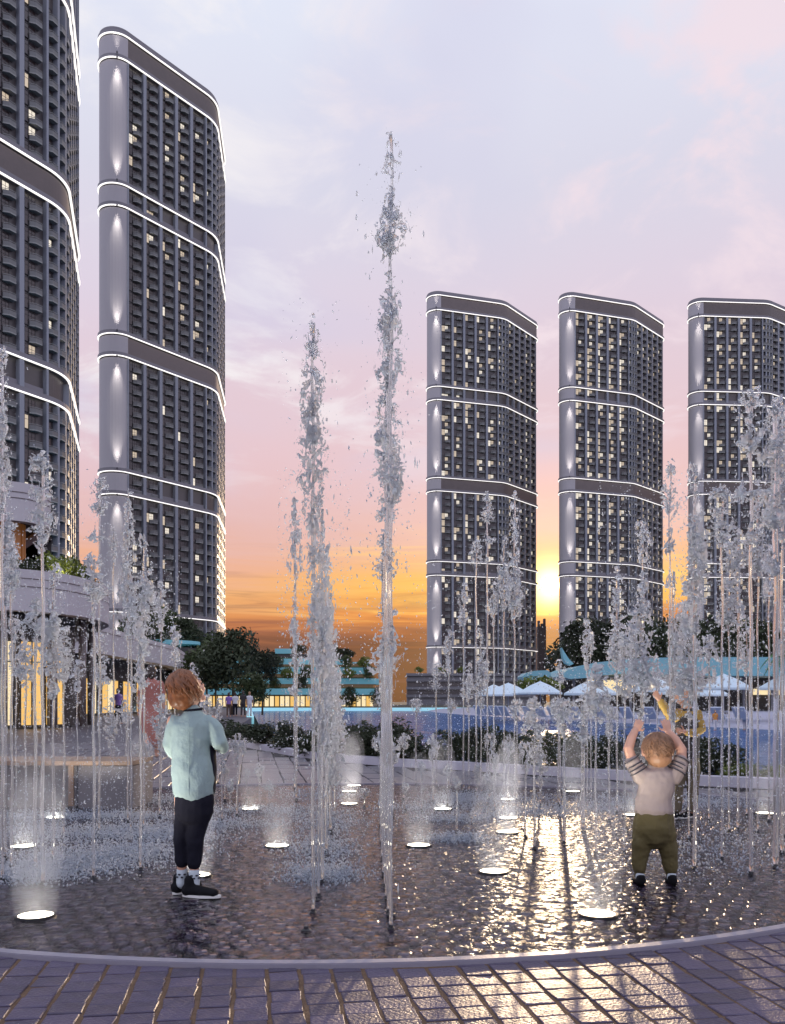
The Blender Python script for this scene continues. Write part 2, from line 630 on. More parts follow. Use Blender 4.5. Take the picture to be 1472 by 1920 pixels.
mb = MB()
mb.add([(-5000, -400, -.95), (5000, -400, -.95), (5000, 8000, -.95), (-5000, 8000, -.95)], [(0, 1, 2, 3)])
struct(mb, 'ground', M['earth'])
mb = MB()
mb.prism([(-400, 159), (700, 159), (900, 1500), (-700, 1500)], -.9, -.06)
struct(mb, 'far_ground', M['earth'])
mb = MB()
left_bank = [(-5.4, 24), (-7, 40), (-9.9, 62), (-16, 99), (-25, 150), (-26, 158.5)]
plaza_poly = [(-60, -6), (12, -6), (12, CURB[-1].y)] + [(p.x, p.y) for p in reversed(CURB)] + left_bank + [(-160, 158.5), (-60, 60)]
mb.prism(plaza_poly, -.94, -.055)
struct(mb, 'plaza_paving', M['plaza'])

# basin bed and water
mb = MB()
mb.prism([basin(t, .01) for t in TT], -.045, -.034)
bed = struct(mb, 'basin_floor', M['joint'])
mb = MB()
ko, ki = [basin(t, .055) for t in TT], [basin(t) for t in TT]
mb.ring(ko, ki, -.05, .012)
mb.ring([basin(t, .052) for t in TT], [basin(t, .004) for t in TT], .012, .016)
struct(mb, 'basin_kerb', M['kerb'])

# cobbles of the basin in fan-shaped arcs
rnd = random.Random(5)


def cobble_mesh(seed):
    r = random.Random(seed)
    m = MB()
    q = [(-1, -1), (1, -1), (1, 1), (-1, 1)]
    a, b = .043, .040
    base = [(x * a, y * b, -.02) for x, y in q]
    up = [(x * a * r.uniform(.86, .98), y * b * r.uniform(.86, .98), .004 + r.uniform(-.002, .002)) for x, y in q]
    top = [(x * a * .52, y * b * .52, .0150 + r.uniform(-.002, .002)) for x, y in q]
    fs = []
    for k in range(2):
        for i in range(4):
            j = (i + 1) % 4
            fs.append((k * 4 + i, k * 4 + j, k * 4 + 4 + j, k * 4 + 4 + i))
    fs.append((8, 9, 10, 11))
    m.add(base + up + top, fs)
    return m


cob_src = [cobble_mesh(i) for i in range(4)]
cob_me = [c.mesh('cobble', M['cobble'], smooth=True) for c in cob_src]
cobs = []
FW = 1.02
for col in range(-6, 7):
    for k in range(-16, 110):
        for i in range(11):
            u = (i + (.75 if k % 2 else .25) + rnd.uniform(-.12, .12)) / 11 * 2 - 1
            x = BC.x + col * FW + u * FW / 2 + rnd.uniform(-.004, .004)
            y = 3.2 + k * .088 + .30 * math.sqrt(max(0, 1.25 - u * u)) + (col % 2) * .3 + rnd.uniform(-.009, .009)
            if basin_val(x, y) < .992 and y > 3:
                cobs.append((x, y, -.42 * u + rnd.uniform(-.06, .06), rnd.randrange(4)))
cobs.sort(key=lambda c: c[1] + .25 * abs(c[0]))
for x, y, a, k in cobs[:300]:
    o = link('cobble', cob_me[k], bed, (x, y, -.018 + rnd.uniform(-.002, .002)))
    o.rotation_euler = (rnd.uniform(-.05, .05), rnd.uniform(-.05, .05), a)
mb = MB()
for x, y, a, k in cobs[300:]:
    ca, sa = math.cos(a), math.sin(a)
    z = -.018 + rnd.uniform(-.002, .002)
    s = cob_src[k]
    mb.add([(x + ca * p[0] - sa * p[1], y + sa * p[0] + ca * p[1], z + p[2]) for p in s.v], s.f)
tag(mb.build('cobble_field', M['cobble'], bed, smooth=True), kind='stuff')
mb = MB()
ring = [basin(t, .002) for t in TT]
mb.add([(BC.x, BC.y, -.0030)] + [(x, y, -.0030) for x, y in ring], [(0, 1 + i, 1 + (i + 1) % NB) for i in range(NB)])
struct(mb, 'basin_water', M['film'])

# paving grid: same direction for the front setts and the slabs behind
ga = math.atan((470 - CX) / F)
gd = Vector((math.sin(ga), math.cos(ga)))
gr = Vector((gd.y, -gd.x))


def clip_poly(poly, q, n):
    """keep the side of the line through q where (p-q).n >= 0"""
    out = []
    for i in range(len(poly)):
        a, b = poly[i], poly[(i + 1) % len(poly)]
        da, db = (a - q).dot(n), (b - q).dot(n)
        if da >= 0:
            out.append(a)
        if (da >= 0) != (db >= 0):
            out.append(a + (b - a) * (da / (da - db)))
    return out


def stone_mesh(name, poly, h, bev, m, r):
    """poly: 2d points about the origin"""
    cx = sum((p for p in poly), Vector((0, 0))) / len(poly)
    mb = MB()
    n = len(poly)
    lo = [(p.x, p.y, -h) for p in poly]
    up = [(p.x, p.y, -bev) for p in poly]
    tp = []
    for p in poly:
        d = (cx - p)
        q = p + d.normalized() * bev * 1.5
        tp.append((q.x, q.y, r.uniform(-.0012, .0012)))
    fs = [tuple(range(2 * n, 3 * n))]
    for k in range(2):
        for i in range(n):
            j = (i + 1) % n
            fs.append((k * n + i, k * n + j, k * n + n + j, k * n + n + i))
    mb.add(lo + up + tp, fs)
    return mb.mesh(name, m)


def lay(parent, name, size, pitch, m, xr, yr, h, bev, z, limit, keep, jit, stagger):
    r = random.Random(11)
    shared = []
    for k in range(5):
        e = [Vector((sx * size[0] / 2 + r.uniform(-jit, jit), sy * size[1] / 2 + r.uniform(-jit, jit))) for sx, sy in ((-1, -1), (1, -1), (1, 1), (-1, 1))]
        shared.append(stone_mesh(name, [gr * p.x + gd * p.y for p in e], h, bev, m, r))
    cells = []
    i0, i1 = int(xr[0] / pitch[0]), int(xr[1] / pitch[0])
    j0, j1 = int(yr[0] / pitch[1]), int(yr[1] / pitch[1])
    for i in range(i0, i1):
        off = r.uniform(-.5, .5) * stagger * pitch[1]
        for j in range(j0, j1):
            c = gr * (i * pitch[0]) + gd * (j * pitch[1] + off)
            if keep(c):
                cells.append(c)
    cells.sort(key=lambda c: abs(c.x - .0) * .3 + c.y)
    left = MB()
    cnt = 0
    for c in cells:
        v = basin_val(c.x, c.y)
        t = math.atan2((c.y - BC.y) / (4.5 if c.y < BC.y else 2.95), (c.x - BC.x) / 4.5)
        q = Vector(basin(t, .06))
        n = (Vector(basin(t, 1.0)) - Vector(basin(t, 0.0))).normalized()
        d = (c - q).dot(n)
        if d < -max(size) * .5:
            continue
        if d < max(size) * .75:
            e = [gr * (sx * size[0] / 2) + gd * (sy * size[1] / 2) for sx, sy in ((-1, -1), (1, -1), (1, 1), (-1, 1))]
            e = clip_poly(e, q - c, n)
            if len(e) < 3:
                continue
            a2 = abs(sum(e[k].x * e[(k + 1) % len(e)].y - e[k].y * e[(k + 1) % len(e)].x for k in range(len(e)))) / 2
            if a2 < size[0] * size[1] * .12:
                continue
            me = stone_mesh(name, e, h, bev, m, r)
            tilt = (0, 0, 0)
        else:
            me = shared[r.randrange(5)]
            tilt = (r.uniform(-.022, .022), r.uniform(-.022, .022), r.uniform(-.02, .02))
        zz = z + r.uniform(-.002, .002)
        if cnt < limit:
            o = link(name, me, parent, (c.x, c.y, zz))
            o.rotation_euler = tilt
            cnt += 1
        else:
            left.add([(p.co.x + c.x, p.co.y + c.y, p.co.z + zz) for p in me.vertices], [tuple(p.vertices) for p in me.polygons])
    if left.v:
        tag(left.build(name + '_field', m, parent), kind='stuff')


mb = MB()
mb.prism([(-4.5, 1.2), (5, 1.2), (5, 6.2), (4.2, 7.0)] + [basin(-PI / 2 + a, .03) for a in [1.35 - 2.7 * i / 40 for i in range(41)]] + [(-4.9, 7.0), (-4.9, 6.2)], -.05, -.006)
setts = struct(mb, 'sett_pavement', M['mortar'])
lay(setts, 'sett', (.106, .1045), (.121, .113), M['sett'], (-3.4, 3.6), (1.6, 5.6), .03, .003, -.001, 300,
    lambda c: 2.45 < c.y < 5.6 and abs(c.x - .05) < .48 * c.y + .3, .004, .5)
mb = MB()
far_edge = [(x, curb_y(x) - .02) for x in [CURB[0].x + (CURB[-1].x - CURB[0].x) * i / 20 for i in range(21)]]
mb.prism([(-7, 7.95)] + [basin(PI - PI * i / 40, .03) for i in range(41)] + [(5.6, 7.9)] + list(reversed(far_edge)) + [(-7, 22.3)], -.052, -.022)
slabs = struct(mb, 'slab_pavement', M['joint'])
lay(slabs, 'paving_slab', (.262, .93), (.28, .95), M['slabstone'], (-9, 9), (5, 24), .03, .006, -.003, 300,
    lambda c: c.y < curb_y(c.x + .1) - .42 and c.y > 7.9 and -.46 * c.y - .3 < c.x < .46 * c.y + .2, .001, 1.0)

# white planter kerb, planting bed sloping to the pool
mb = MB()
cn = []
for i, p in enumerate(CURB):
    a, b = CURB[max(0, i - 1)], CURB[min(len(CURB) - 1, i + 1)]
    d = (b - a).normalized()
    cn.append(Vector((-d.y, d.x)))
mb.ring([tuple(p) for p in CURB], [tuple(p + n * .22) for p, n in zip(CURB, cn)], -.06, .10, closed=False)
struct(mb, 'planter_kerb', M['white_kerb'])
mb = MB()
rows = []
for d, z in ((.2, .03), (1.6, .0), (2.6, -.35), (4.5, -.94)):
    rows.append([(p.x + n.x * d, p.y + n.y * d, z) for p, n in zip(CURB, cn)])
n = len(CURB)
mb.add([p for r in rows for p in r], [(k * n + i, k * n + i + 1, k * n + n + i + 1, k * n + n + i) for k in range(3) for i in range(n - 1)])
struct(mb, 'planting_bed', M['earth'])

# pool, its lit far rim, and the beach
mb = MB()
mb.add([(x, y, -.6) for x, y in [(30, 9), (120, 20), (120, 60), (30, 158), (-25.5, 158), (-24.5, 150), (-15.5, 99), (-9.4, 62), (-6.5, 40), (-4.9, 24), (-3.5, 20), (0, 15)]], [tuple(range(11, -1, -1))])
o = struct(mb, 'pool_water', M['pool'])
mb = MB()
rim = [(-9.6, 61), (-15.8, 99), (-25, 150), (-22, 157), (0, 158.4), (30, 158.4)]
rim2 = [(x - .6, y + .5) for x, y in rim]
mb.ring(rim, rim2, -.7, -.02, closed=False)
struct(mb, 'pool_edge', mat('pool_edge_glow', (.45, .62, .68), .5, emit=(.30, .78, .90), estr=.42))
mb = MB()
shore = [(6, 156), (8, 111), (13, 82), (19, 60), (21.5, 49), (27, 39), (60, 34)]
brow = []
for d, z in ((-1.0, -.72), (3, -.46), (9, -.22), (24, -.03), (120, .05)):
    brow.append([(x + d * (1 if i else .3), y + d * .22, z) for i, (x, y) in enumerate(shore)])
n = len(shore)
mb.add([p for r in brow for p in r], [(k * n + i + 1, k * n + i, k * n + n + i, k * n + n + i + 1) for k in range(4) for i in range(n - 1)])
struct(mb, 'beach', M['sand'])


# ---------------------------------------------------------------- towers
def fillet(poly, radii, segs):
    """closed CCW polygon with rounded corners -> list of (point, outward normal)"""
    out = []
    n = len(poly)
    for i in range(n):
        p, a, b = Vector(poly[i]), Vector(poly[i - 1]), Vector(poly[(i + 1) % n])
        d1, d2 = (p - a).normalized(), (b - p).normalized()
        turn = math.acos(max(-1, min(1, d1.dot(d2))))
        r = radii[i]
        tl = r * math.tan(turn / 2)
        s = p - d1 * tl
        c = s + Vector((-d1.y, d1.x)) * r
        n1 = Vector((d1.y, -d1.x))
        a0 = math.atan2(n1.y, n1.x)
        for k in range(segs[i] + 1):
            a_ = a0 + turn * k / segs[i]
            nn = Vector((math.cos(a_), math.sin(a_)))
            out.append((c + nn * r, nn, i))
    return out


def off(path, d):
    return [tuple(p + n * d) for p, n, _ in path]


SECT = [(25.2, 55.0, 10, 1), (55.6, 60.9, 2, 0), (61.6, 91.0, 10, 1), (97.4, 130.0, 11, 1), (130.6, 135.6, 2, 0), (136.4, 168.4, 11, 1)]
LEDS = [24.6, 55.3, 61.2, 91.3, 97.0, 130.3, 136.0, 168.7, 175.0]
FR = 3.7


def window_mb(w_, h_, wide):
    m = MB()
    t, d = .09, .10
    m.box((-w_ / 2 + t / 2, -d / 2, 0), (t, d, h_), mi=0, skip=(4,))
    m.box((w_ / 2 - t / 2, -d / 2, 0), (t, d, h_), mi=0, skip=(4,))
    m.box((0, -d / 2, h_ / 2 - t / 2), (w_ - 2 * t, d, t), mi=0, skip=(4, 3, 5))
    m.box((0, -d / 2, -h_ / 2 + t / 2), (w_ - 2 * t, d, t), mi=0, skip=(4, 3, 5))
    for k in range(1, wide):
        m.box((-w_ / 2 + w_ * k / wide, -.05, 0), (.05, .06, h_ - 2 * t), mi=0, skip=(0, 1, 4))
    m.box((0, -.05, h_ * .18), (w_ - 2 * t, .05, .05), mi=0, skip=(3, 5, 4))
    a, b = w_ / 2 - t, h_ / 2 - t
    m.add([(-a, -.03, -b), (a, -.03, -b), (a, -.03, b), (-a, -.03, b)], [(0, 1, 2, 3)], 1)
    return m


def balcony_mb(w_, dep):
    m = MB()
    pl = [(-w_ / 2, 0), (-w_ / 2, -dep * .35), (-w_ * .12, -dep), (w_ / 2, -dep), (w_ / 2, 0)]
    m.prism(pl, -.16, .06)
    for a, b in zip(pl, pl[1:]):
        d = Vector((b[0] - a[0], b[1] - a[1]))
        n_ = Vector((d.y, -d.x)).normalized() * .04
        m.add([(a[0], a[1], .06), (b[0], b[1], .06), (b[0], b[1], .80), (a[0], a[1], .80)], [(0, 1, 2, 3)], 1)
        m.add([(a[0] - n_.x, a[1] - n_.y, .95), (b[0] - n_.x, b[1] - n_.y, .95), (b[0] + n_.x, b[1] + n_.y, .95), (a[0] + n_.x, a[1] + n_.y, .95),
               (a[0] - n_.x, a[1] - n_.y, 1.03), (b[0] - n_.x, b[1] - n_.y, 1.03), (b[0] + n_.x, b[1] + n_.y, 1.03), (a[0] + n_.x, a[1] + n_.y, 1.03)],
              [(0, 1, 5, 4), (2, 3, 7, 6), (4, 5, 6, 7)])
    return m


M['bal_glass'] = mat('balcony_panel', (.13, .133, .135), .3)
WA, WB = window_mb(1.65, 2.55, 2), window_mb(1.5, 2.45, 2)
WIN = {}
for nm, s in (('a', WA), ('b', WB)):
    for lit, gm in ((0, 'glass_dark'), (1, 'glass_lit'), (2, 'glass_lit2')):
        WIN[nm, lit] = s.mesh('window', [M['frame'], M[gm]])
BAL_MB = balcony_mb(2.15, 1.05)
BAL = BAL_MB.mesh('balcony', [M['slab'], M['bal_glass']])
DOT = MB().lathe([(.18, 0), (.22, .1), (.16, .45)], 8).mesh('uplight', M['steel'])


def tower(org, ang, bend, litf, label, seed, ztop=999, pillar=True, lamp=1.0):
    r = random.Random(seed)
    root = thing('tower', label, 'tower', (org[0], org[1], 0), R_(ang), 'tall residential towers with white light bands')
    b = R_(bend)
    tl = FR * math.tan((PI - b) / 2)
    RB = 9.0
    tb = RB * math.tan(b / 2)
    Lf, Ls = 26.5, 24.0
    d2 = Vector((math.cos(b), math.sin(b)))
    vA, vB = Vector((-tl, 0)), Vector((Lf + tb, 0))
    vC = vB + d2 * (tb + Ls + tl)
    vD = vA + (vC - vB)
    path = fillet([vA, vB, vC, vD], [FR, RB, FR, RB], [14, 10, 14, 6])
    MB().prism(off(path, 0), -1, 174.6).build('wall', M['wall_dark'], root)
    # level bands and light strips
    for z in LEDS:
        m = MB()
        m.ring(off(path, 1.25), off(path, -.3), z - .10, z + .75)
        m.build('level_band', M['fascia'], root)
        m = MB()
        m.ring(off(path, 1.33), off(path, .9), z - .27, z - .12)
        m.build('light_strip', M['led'], root)
    # blank bands
    for z0, z1, mt in ((91.95, 96.4, 'slats'), (169.35, 174.4, 'slats')):
        m = MB()
        m.ring(off(path, .75), off(path, -.2), z0, z1)
        bd = m.build('blank_band', M[mt], root)
    m = MB()
    m.ring(off(path, .9), off(path, .3), 175.75, 176.6)
    m.build('roof_parapet', M['fascia'], root)
    # rounded end pillar
    cap = [q for q in path if q[2] == 0]
    for z0, z1 in ((-1, 24.0), (24.0, 54.7), (55.95, 60.6), (61.95, 90.7), (91.95, 96.4), (97.75, 129.7), (131.0, 135.4), (136.75, 168.1), (169.4, 174.4)):
        m = MB()
        m.ring(off(cap, .95 if z1 - z0 < 8 else .85), off(cap, -.1), z0, z1, closed=False)
        m.build('corner_pillar', M['pillar'], root, smooth=False)
    for z0, z1, fl, typ in SECT + [(2.5, 24.2, 7, 2)]:
        fh = (z1 - z0) / fl
        for fi in range(2):
            base = Vector((0, 0)) if fi == 0 else vB + d2 * tb
            du = Vector((1, 0)) if fi == 0 else d2
            dn = Vector((du.y, -du.x))
            L_ = Lf if fi == 0 else Ls
            nb = 5
            bw = L_ / nb
            for k in range(nb + 1):
                p = base + du * (bw * k) + dn * .45
                wd = .45 if k in (0, nb) else .95
                m = MB()
                m.box((p.x, p.y, (z0 + z1) / 2), (wd, 1.2, z1 - z0 - .3), math.atan2(du.y, du.x))
                m.build('facade_fin', M['fin'], root)
            if typ == 0:
                # open sky garden: dark recess behind a low planted wall
                m = MB()
                p = base + du * (L_ / 2) + dn * .3
                m.box((p.x, p.y, z0 + 1.0), (L_ - 1, .5, 1.1), math.atan2(du.y, du.x))
                m.build('garden_wall', M['fascia'], root)
    # windows and balconies
    wins, bals = [], []
    for si, (z0, z1, fl, typ) in enumerate([(2.5, 24.2, 7, 2)] + SECT):
        fh = (z1 - z0) / fl
        for fi in range(2):
            base = Vector((0, 0)) if fi == 0 else vB + d2 * tb
            du = Vector((1, 0)) if fi == 0 else d2
            dn = Vector((du.y, -du.x))
            L_ = Lf if fi == 0 else Ls
            bw = L_ / 5
            rz = math.atan2(du.y, du.x)
            for k in range(5):
                if typ == 0 and (k >= 2 or fi == 1):
                    continue
                for j in range(fl):
                    zc_ = z0 + fh * (j + .5)
                    if zc_ > ztop:
                        continue
                    pa = base + du * (bw * k + bw * .22) + dn * .12
                    pb = base + du * (bw * k + bw * .50) + dn * .12
                    lit = lambda f: (2 if r.random() < .4 else 1) if r.random() < f else 0
                    hi = lambda p: abs(p) if False else 0
                    wins.append((fi, zc_, pa, rz, 'a', lit(litf)))
                    wins.append((fi, zc_, pb, rz, 'b', lit(litf * .9)))
                    bals.append((fi, zc_ - fh / 2 + .18, base + du * (bw * k + bw * .58) + dn * .05, rz))
    bend_c = Vector((Lf, RB))
    for q_ in (.17, .5, .83):
        aa = -PI / 2 + b * q_
        nn = Vector((math.cos(aa), math.sin(aa)))
        rz = aa + PI / 2
        for si, (z0, z1, fl, typ) in enumerate([(2.5, 24.2, 7, 2)] + SECT):
            if typ == 0:
                continue
            fh = (z1 - z0) / fl
            for sg in ((-1,) if q_ < .8 else (-1, 1)):
                a2 = aa + sg * b * .165
                n2 = Vector((math.cos(a2), math.sin(a2)))
                if -PI / 2 + .03 < a2 < -PI / 2 + b - .03:
                    p = bend_c + n2 * (RB + .45)
                    m = MB()
                    m.box((p.x, p.y, (z0 + z1) / 2), (.6, 1.2, z1 - z0 - .3), a2 + PI / 2)
                    m.build('facade_fin', M['fin'], root)
            for j in range(fl):
                zc_ = z0 + fh * (j + .5)
                if zc_ > ztop:
                    continue
                p = bend_c + nn * (RB + .12)
                tt = Vector((-nn.y, nn.x))
                wins.append((.4, zc_, p - tt * .35, rz, 'b', (2 if r.random() < .4 else 1) if r.random() < litf else 0))
                bals.append((.4, zc_ - fh / 2 + .18, p - nn * .1, rz))
    wins.sort(key=lambda q: (q[0], -q[1]))
    bals.sort(key=lambda q: (q[0], -q[1]))
    for fi, z, p, rz, nm, l in wins[:300]:
        o = link('window', WIN[nm, l], root, (p.x, p.y, z))
        o.rotation_euler = (0, 0, rz)
    rest = MB()
    for fi, z, p, rz, nm, l in wins[300:]:
        s = WA if nm == 'a' else WB
        ca, sa = math.cos(rz), math.sin(rz)
        o = len(rest.v)
        rest.v += [(p.x + ca * q[0] - sa * q[1], p.y + sa * q[0] + ca * q[1], z + q[2]) for q in s.v]
        rest.f += [tuple(i + o for i in f) for f in s.f]
        rest.mi += [0 if i == 0 else 1 + l for i in s.mi]
    if rest.v:
        tag(rest.build('window_field', [M['frame'], M['glass_dark'], M['glass_lit'], M['glass_lit2']], root), kind='stuff')
    for fi, z, p, rz in bals[:300]:
        o = link('balcony', BAL, root, (p.x, p.y, z))
        o.rotation_euler = (0, 0, rz)
    rest = MB()
    for fi, z, p, rz in bals[300:]:
        ca, sa = math.cos(rz), math.sin(rz)
        o = len(rest.v)
        rest.v += [(p.x + ca * q[0] - sa * q[1], p.y + sa * q[0] + ca * q[1], z + q[2]) for q in BAL_MB.v]
        rest.f += [tuple(i + o for i in f) for f in BAL_MB.f]
        rest.mi += BAL_MB.mi
    if rest.v:
        tag(rest.build('balcony_field', [M['slab'], M['bal_glass']], root), kind='stuff')
    # wall washers on the pillar
    if pillar:
        c = vA * 0 + Vector((0, FR))
        tocam = (Vector((0, 0)) - Vector(org[:2])).normalized()
        ca, sa = math.cos(-R_(ang)), math.sin(-R_(ang))
        nl = Vector((ca * tocam.x - sa * tocam.y, sa * tocam.x + ca * tocam.y))
        a_ = math.atan2(nl.y, nl.x)
        a_ = (a_ + 2 * PI) % (2 * PI)
        a_ = min(max(a_, PI * 1.5 - (PI - b) * .8), PI * 1.5 - .45) if a_ > PI * .5 else a_
        nl = Vector((math.cos(a_), math.sin(a_)))
        q = c + nl * (FR + 1.7)
        for z0, z1, up, dn_ in ((2, 24, 0, 1), (24.9, 54.6, 1, 1), (61.7, 90.6, 1, 1), (97.5, 129.6, 1, 1), (136.5, 168.0, 1, 1), (169.6, 174.4, 1, 0)):
            for s, z in ((1, z0 + .3), (-1, z1 - .3)):
                if (s == 1 and not up) or (s == -1 and not dn_):
                    continue
                l = bpy.data.lights.new('wall_washer', 'SPOT')
                l.energy = 7500 * lamp * (.2 if z1 - z0 < 8 else 1)
                l.color = (1, .93, .85)
                l.spot_size = R_(38)
                l.spot_blend = 1.0
                l.shadow_soft_size = .45
                lo = bpy.data.objects.new('wall_washer', l)
                COL.objects.link(lo)
                lo.parent = root
                lo.location = (q.x, q.y, z)
                lo.rotation_euler = Vector((-nl.x * .085, -nl.y * .085, s)).to_track_quat('-Z', 'Y').to_euler()
                f = link('lamp_housing', DOT, root, (q.x, q.y, z - s * .62))
                if s < 0:
                    f.rotation_euler = (PI, 0, 0)
                m = MB()
                p1 = c + nl * (FR + .8)
                m.tube([(p1.x, p1.y, z - s * .75), (q.x, q.y, z - s * .7)], .06, 5)
                m.build('lamp_arm', M['steel'], root)
    return root


tower((-76.3, 135.8), 59.5, 46, .09, 'nearest dark tower at the left edge with its top beyond the frame', 1, ztop=128, pillar=False)
tower((-70.0, 231), 53, 43, .16, 'tall tower left of the jets with a lit rounded end pillar and brown crown', 2)
tower((20.5, 377), 17, 34, .33, 'right-hand tower group member closest to the central tall jet', 3, lamp=1.5)
tower((78.0, 378), 18, 28, .58, 'tower right of the setting sun with the most lit windows', 4, lamp=1.5)
tower((135.0, 383), 4, 30, .34, 'tower at the right edge half hidden behind splashing jets', 5, lamp=1.5)


# ---------------------------------------------------------------- low buildings
def open_path(pts, rad, seg=8):
    """open polyline with rounded inner corners -> [(point, normal to the right)]"""
    pts = [Vector(p) for p in pts]
    out = [pts[0]]
    for i in range(1, len(pts) - 1):
        p, a, b = pts[i], pts[i - 1], pts[i + 1]
        d1, d2 = (p - a).normalized(), (b - p).normalized()
        t = min(rad, (p - a).length * .48, (b - p).length * .48)
        s, e = p - d1 * t, p + d2 * t
        for k in range(seg + 1):
            u = k / seg
            out.append(s * (1 - u) ** 2 + p * 2 * u * (1 - u) + e * u * u)
    out.append(pts[-1])
    res = []
    for i, p in enumerate(out):
        d = (out[min(i + 1, len(out) - 1)] - out[max(i - 1, 0)]).normalized()
        res.append((p, Vector((d.y, -d.x)), i))
    return res


def strip(mb, path, d0, d1, z0, z1, mi=0):
    return mb.ring([tuple(p + n * d1) for p, n, _ in path], [tuple(p + n * d0) for p, n, _ in path], z0, z1, mi, closed=False)


def along(path, step, start=0.0):
    """points every step metres with direction"""
    acc, nxt = 0.0, start
    for (a, na, _), (b, nb, _) in zip(path, path[1:]):
        L = (b - a).length
        while nxt <= acc + L and L > 1e-6:
            u = (nxt - acc) / L
            yield a + (b - a) * u, na, math.atan2((b - a).y, (b - a).x)
            nxt += step
        acc += L


# the mall on the left
mall = thing('mall', 'pale curved two-level shopping building with golden lit windows at the left edge', 'building', (-18, 34, 0))
pl = open_path([(-44, 30.5), (-17, 31.4), (-12.6, 32.9), (-11.95, 38.0), (-19, 52)], 3.2)
pu = open_path([(-44, 34), (-18, 34.4), (-14.6, 35.1), (-14.2, 37.0), (-19, 44)], 2.2)
mb = MB()
strip(mb, pl, -.5, 0, 4.4, 5.95)
mb.build('lower_fascia', M['white_wall'], mall, world=True)
for dz_, nm in ((.32, 'fascia_groove'), (.62, 'fascia_groove')):
    mb = MB()
    strip(mb, pl, -.1, .02, 5.95 - dz_ - .03, 5.95 - dz_)
    mb.build(nm, M['slats'], mall, world=True)
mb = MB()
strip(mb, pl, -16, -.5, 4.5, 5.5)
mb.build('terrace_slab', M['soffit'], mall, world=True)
mb = MB()
strip(mb, pu, -.4, 0, 8.25, 9.8)
mb.build('upper_fascia', M['white_wall'], mall, world=True)
for dz_ in (.38, .62):
    mb = MB()
    strip(mb, pu, -.1, .02, 9.8 - dz_ - .03, 9.8 - dz_)
    mb.build('fascia_groove', M['slats'], mall, world=True)
mb = MB()
strip(mb, pu, -12, -.4, 8.4, 9.5)
mb.build('roof', M['soffit'], mall, world=True)
mb = MB()
strip(mb, pu, -1.7, -1.4, 5.5, 8.4)
mb.build('upper_glazing', mat('upper_glass_warm', (.06, .03, .025), .15, emit=(1, .45, .25), estr=.10), mall, world=True)
for p, n, a in along(pu, .30, 27.3):
    q = p - n * 1.1
    if q.y > 39.5:
        break
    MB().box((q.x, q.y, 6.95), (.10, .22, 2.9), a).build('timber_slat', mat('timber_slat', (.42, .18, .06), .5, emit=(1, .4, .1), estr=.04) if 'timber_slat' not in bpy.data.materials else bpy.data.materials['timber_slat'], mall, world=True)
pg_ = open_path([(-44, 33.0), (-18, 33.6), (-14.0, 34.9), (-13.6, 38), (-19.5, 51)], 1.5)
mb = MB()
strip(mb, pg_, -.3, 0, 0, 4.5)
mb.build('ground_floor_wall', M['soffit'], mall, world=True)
r = random.Random(4)
for i, (p, n, a) in enumerate(along(pg_, 1.12, 24.3)):
    if p.y > 36.4:
        break
    q = p + n * .06
    wp = thing
    mm = MB()
    mm.box((q.x, q.y, 1.75), (.92, .06, 3.3), a)
    g = mm.build('shop_window', M['shop' if i % 3 != 1 else 'shop2'], mall, world=True)
    mm = MB()
    ca, sa = math.cos(a), math.sin(a)
    for du in (-.46, 0, .46):
        mm.box((q.x + ca * du + n.x * .05, q.y + sa * du + n.y * .05, 1.75), (.05, .06, 3.35), a)
    mm.box((q.x + n.x * .05, q.y + n.y * .05, 2.6), (.9, .05, .05), a)
    f = link('window_frame', mm.mesh('window_frame', M['frame'], off=tuple(mall.location)), g)
for p, n, a in along(pl, 2.6, 24.6):
    q = p - n * .75
    if p.y > 40:
        break
    MB().tube([(q.x, q.y, 0), (q.x, q.y, 4.45)], .16, 10).build('column', M['slats'], mall, smooth=True, world=True)

# arcade behind it
arc = thing('arcade', 'low arcade with pointed pale canopy corner and lit shops behind the mall', 'building', (-20, 60, 0))
pa_ = open_path([(-34, 54), (-20.1, 60), (-20.6, 84), (-26, 118)], .4, 3)
mb = MB()
strip(mb, pa_, -1, 0, 4.35, 6.25)
mb.build('canopy_fascia', M['white_wall'], arc, world=True)
mb = MB()
strip(mb, pa_, -.1, .03, 5.85, 5.9)
mb.build('fascia_groove', M['slats'], arc, world=True)
mb = MB()
strip(mb, pa_, -14, -1, 4.5, 5.8)
mb.build('canopy_roof', M['soffit'], arc, world=True)
pb_ = open_path([(-34, 58), (-22.5, 63), (-23.2, 84), (-28, 116)], .4, 3)
mb = MB()
strip(mb, pb_, -.4, 0, 0, 4.5)
mb.build('wall', M['soffit'], arc, world=True)
for i, (p, n, a) in enumerate(along(pb_, 1.5, .8)):
    q = p + n * .05
    mm = MB()
    mm.box((q.x, q.y, 1.45), (1.2, .06, 2.6), a)
    mm.build('shop_window', M['shop2' if (i * 7) % 5 < 2 else 'shop'] if (i * 5) % 7 < 5 else M['glass_dark'], arc, world=True)

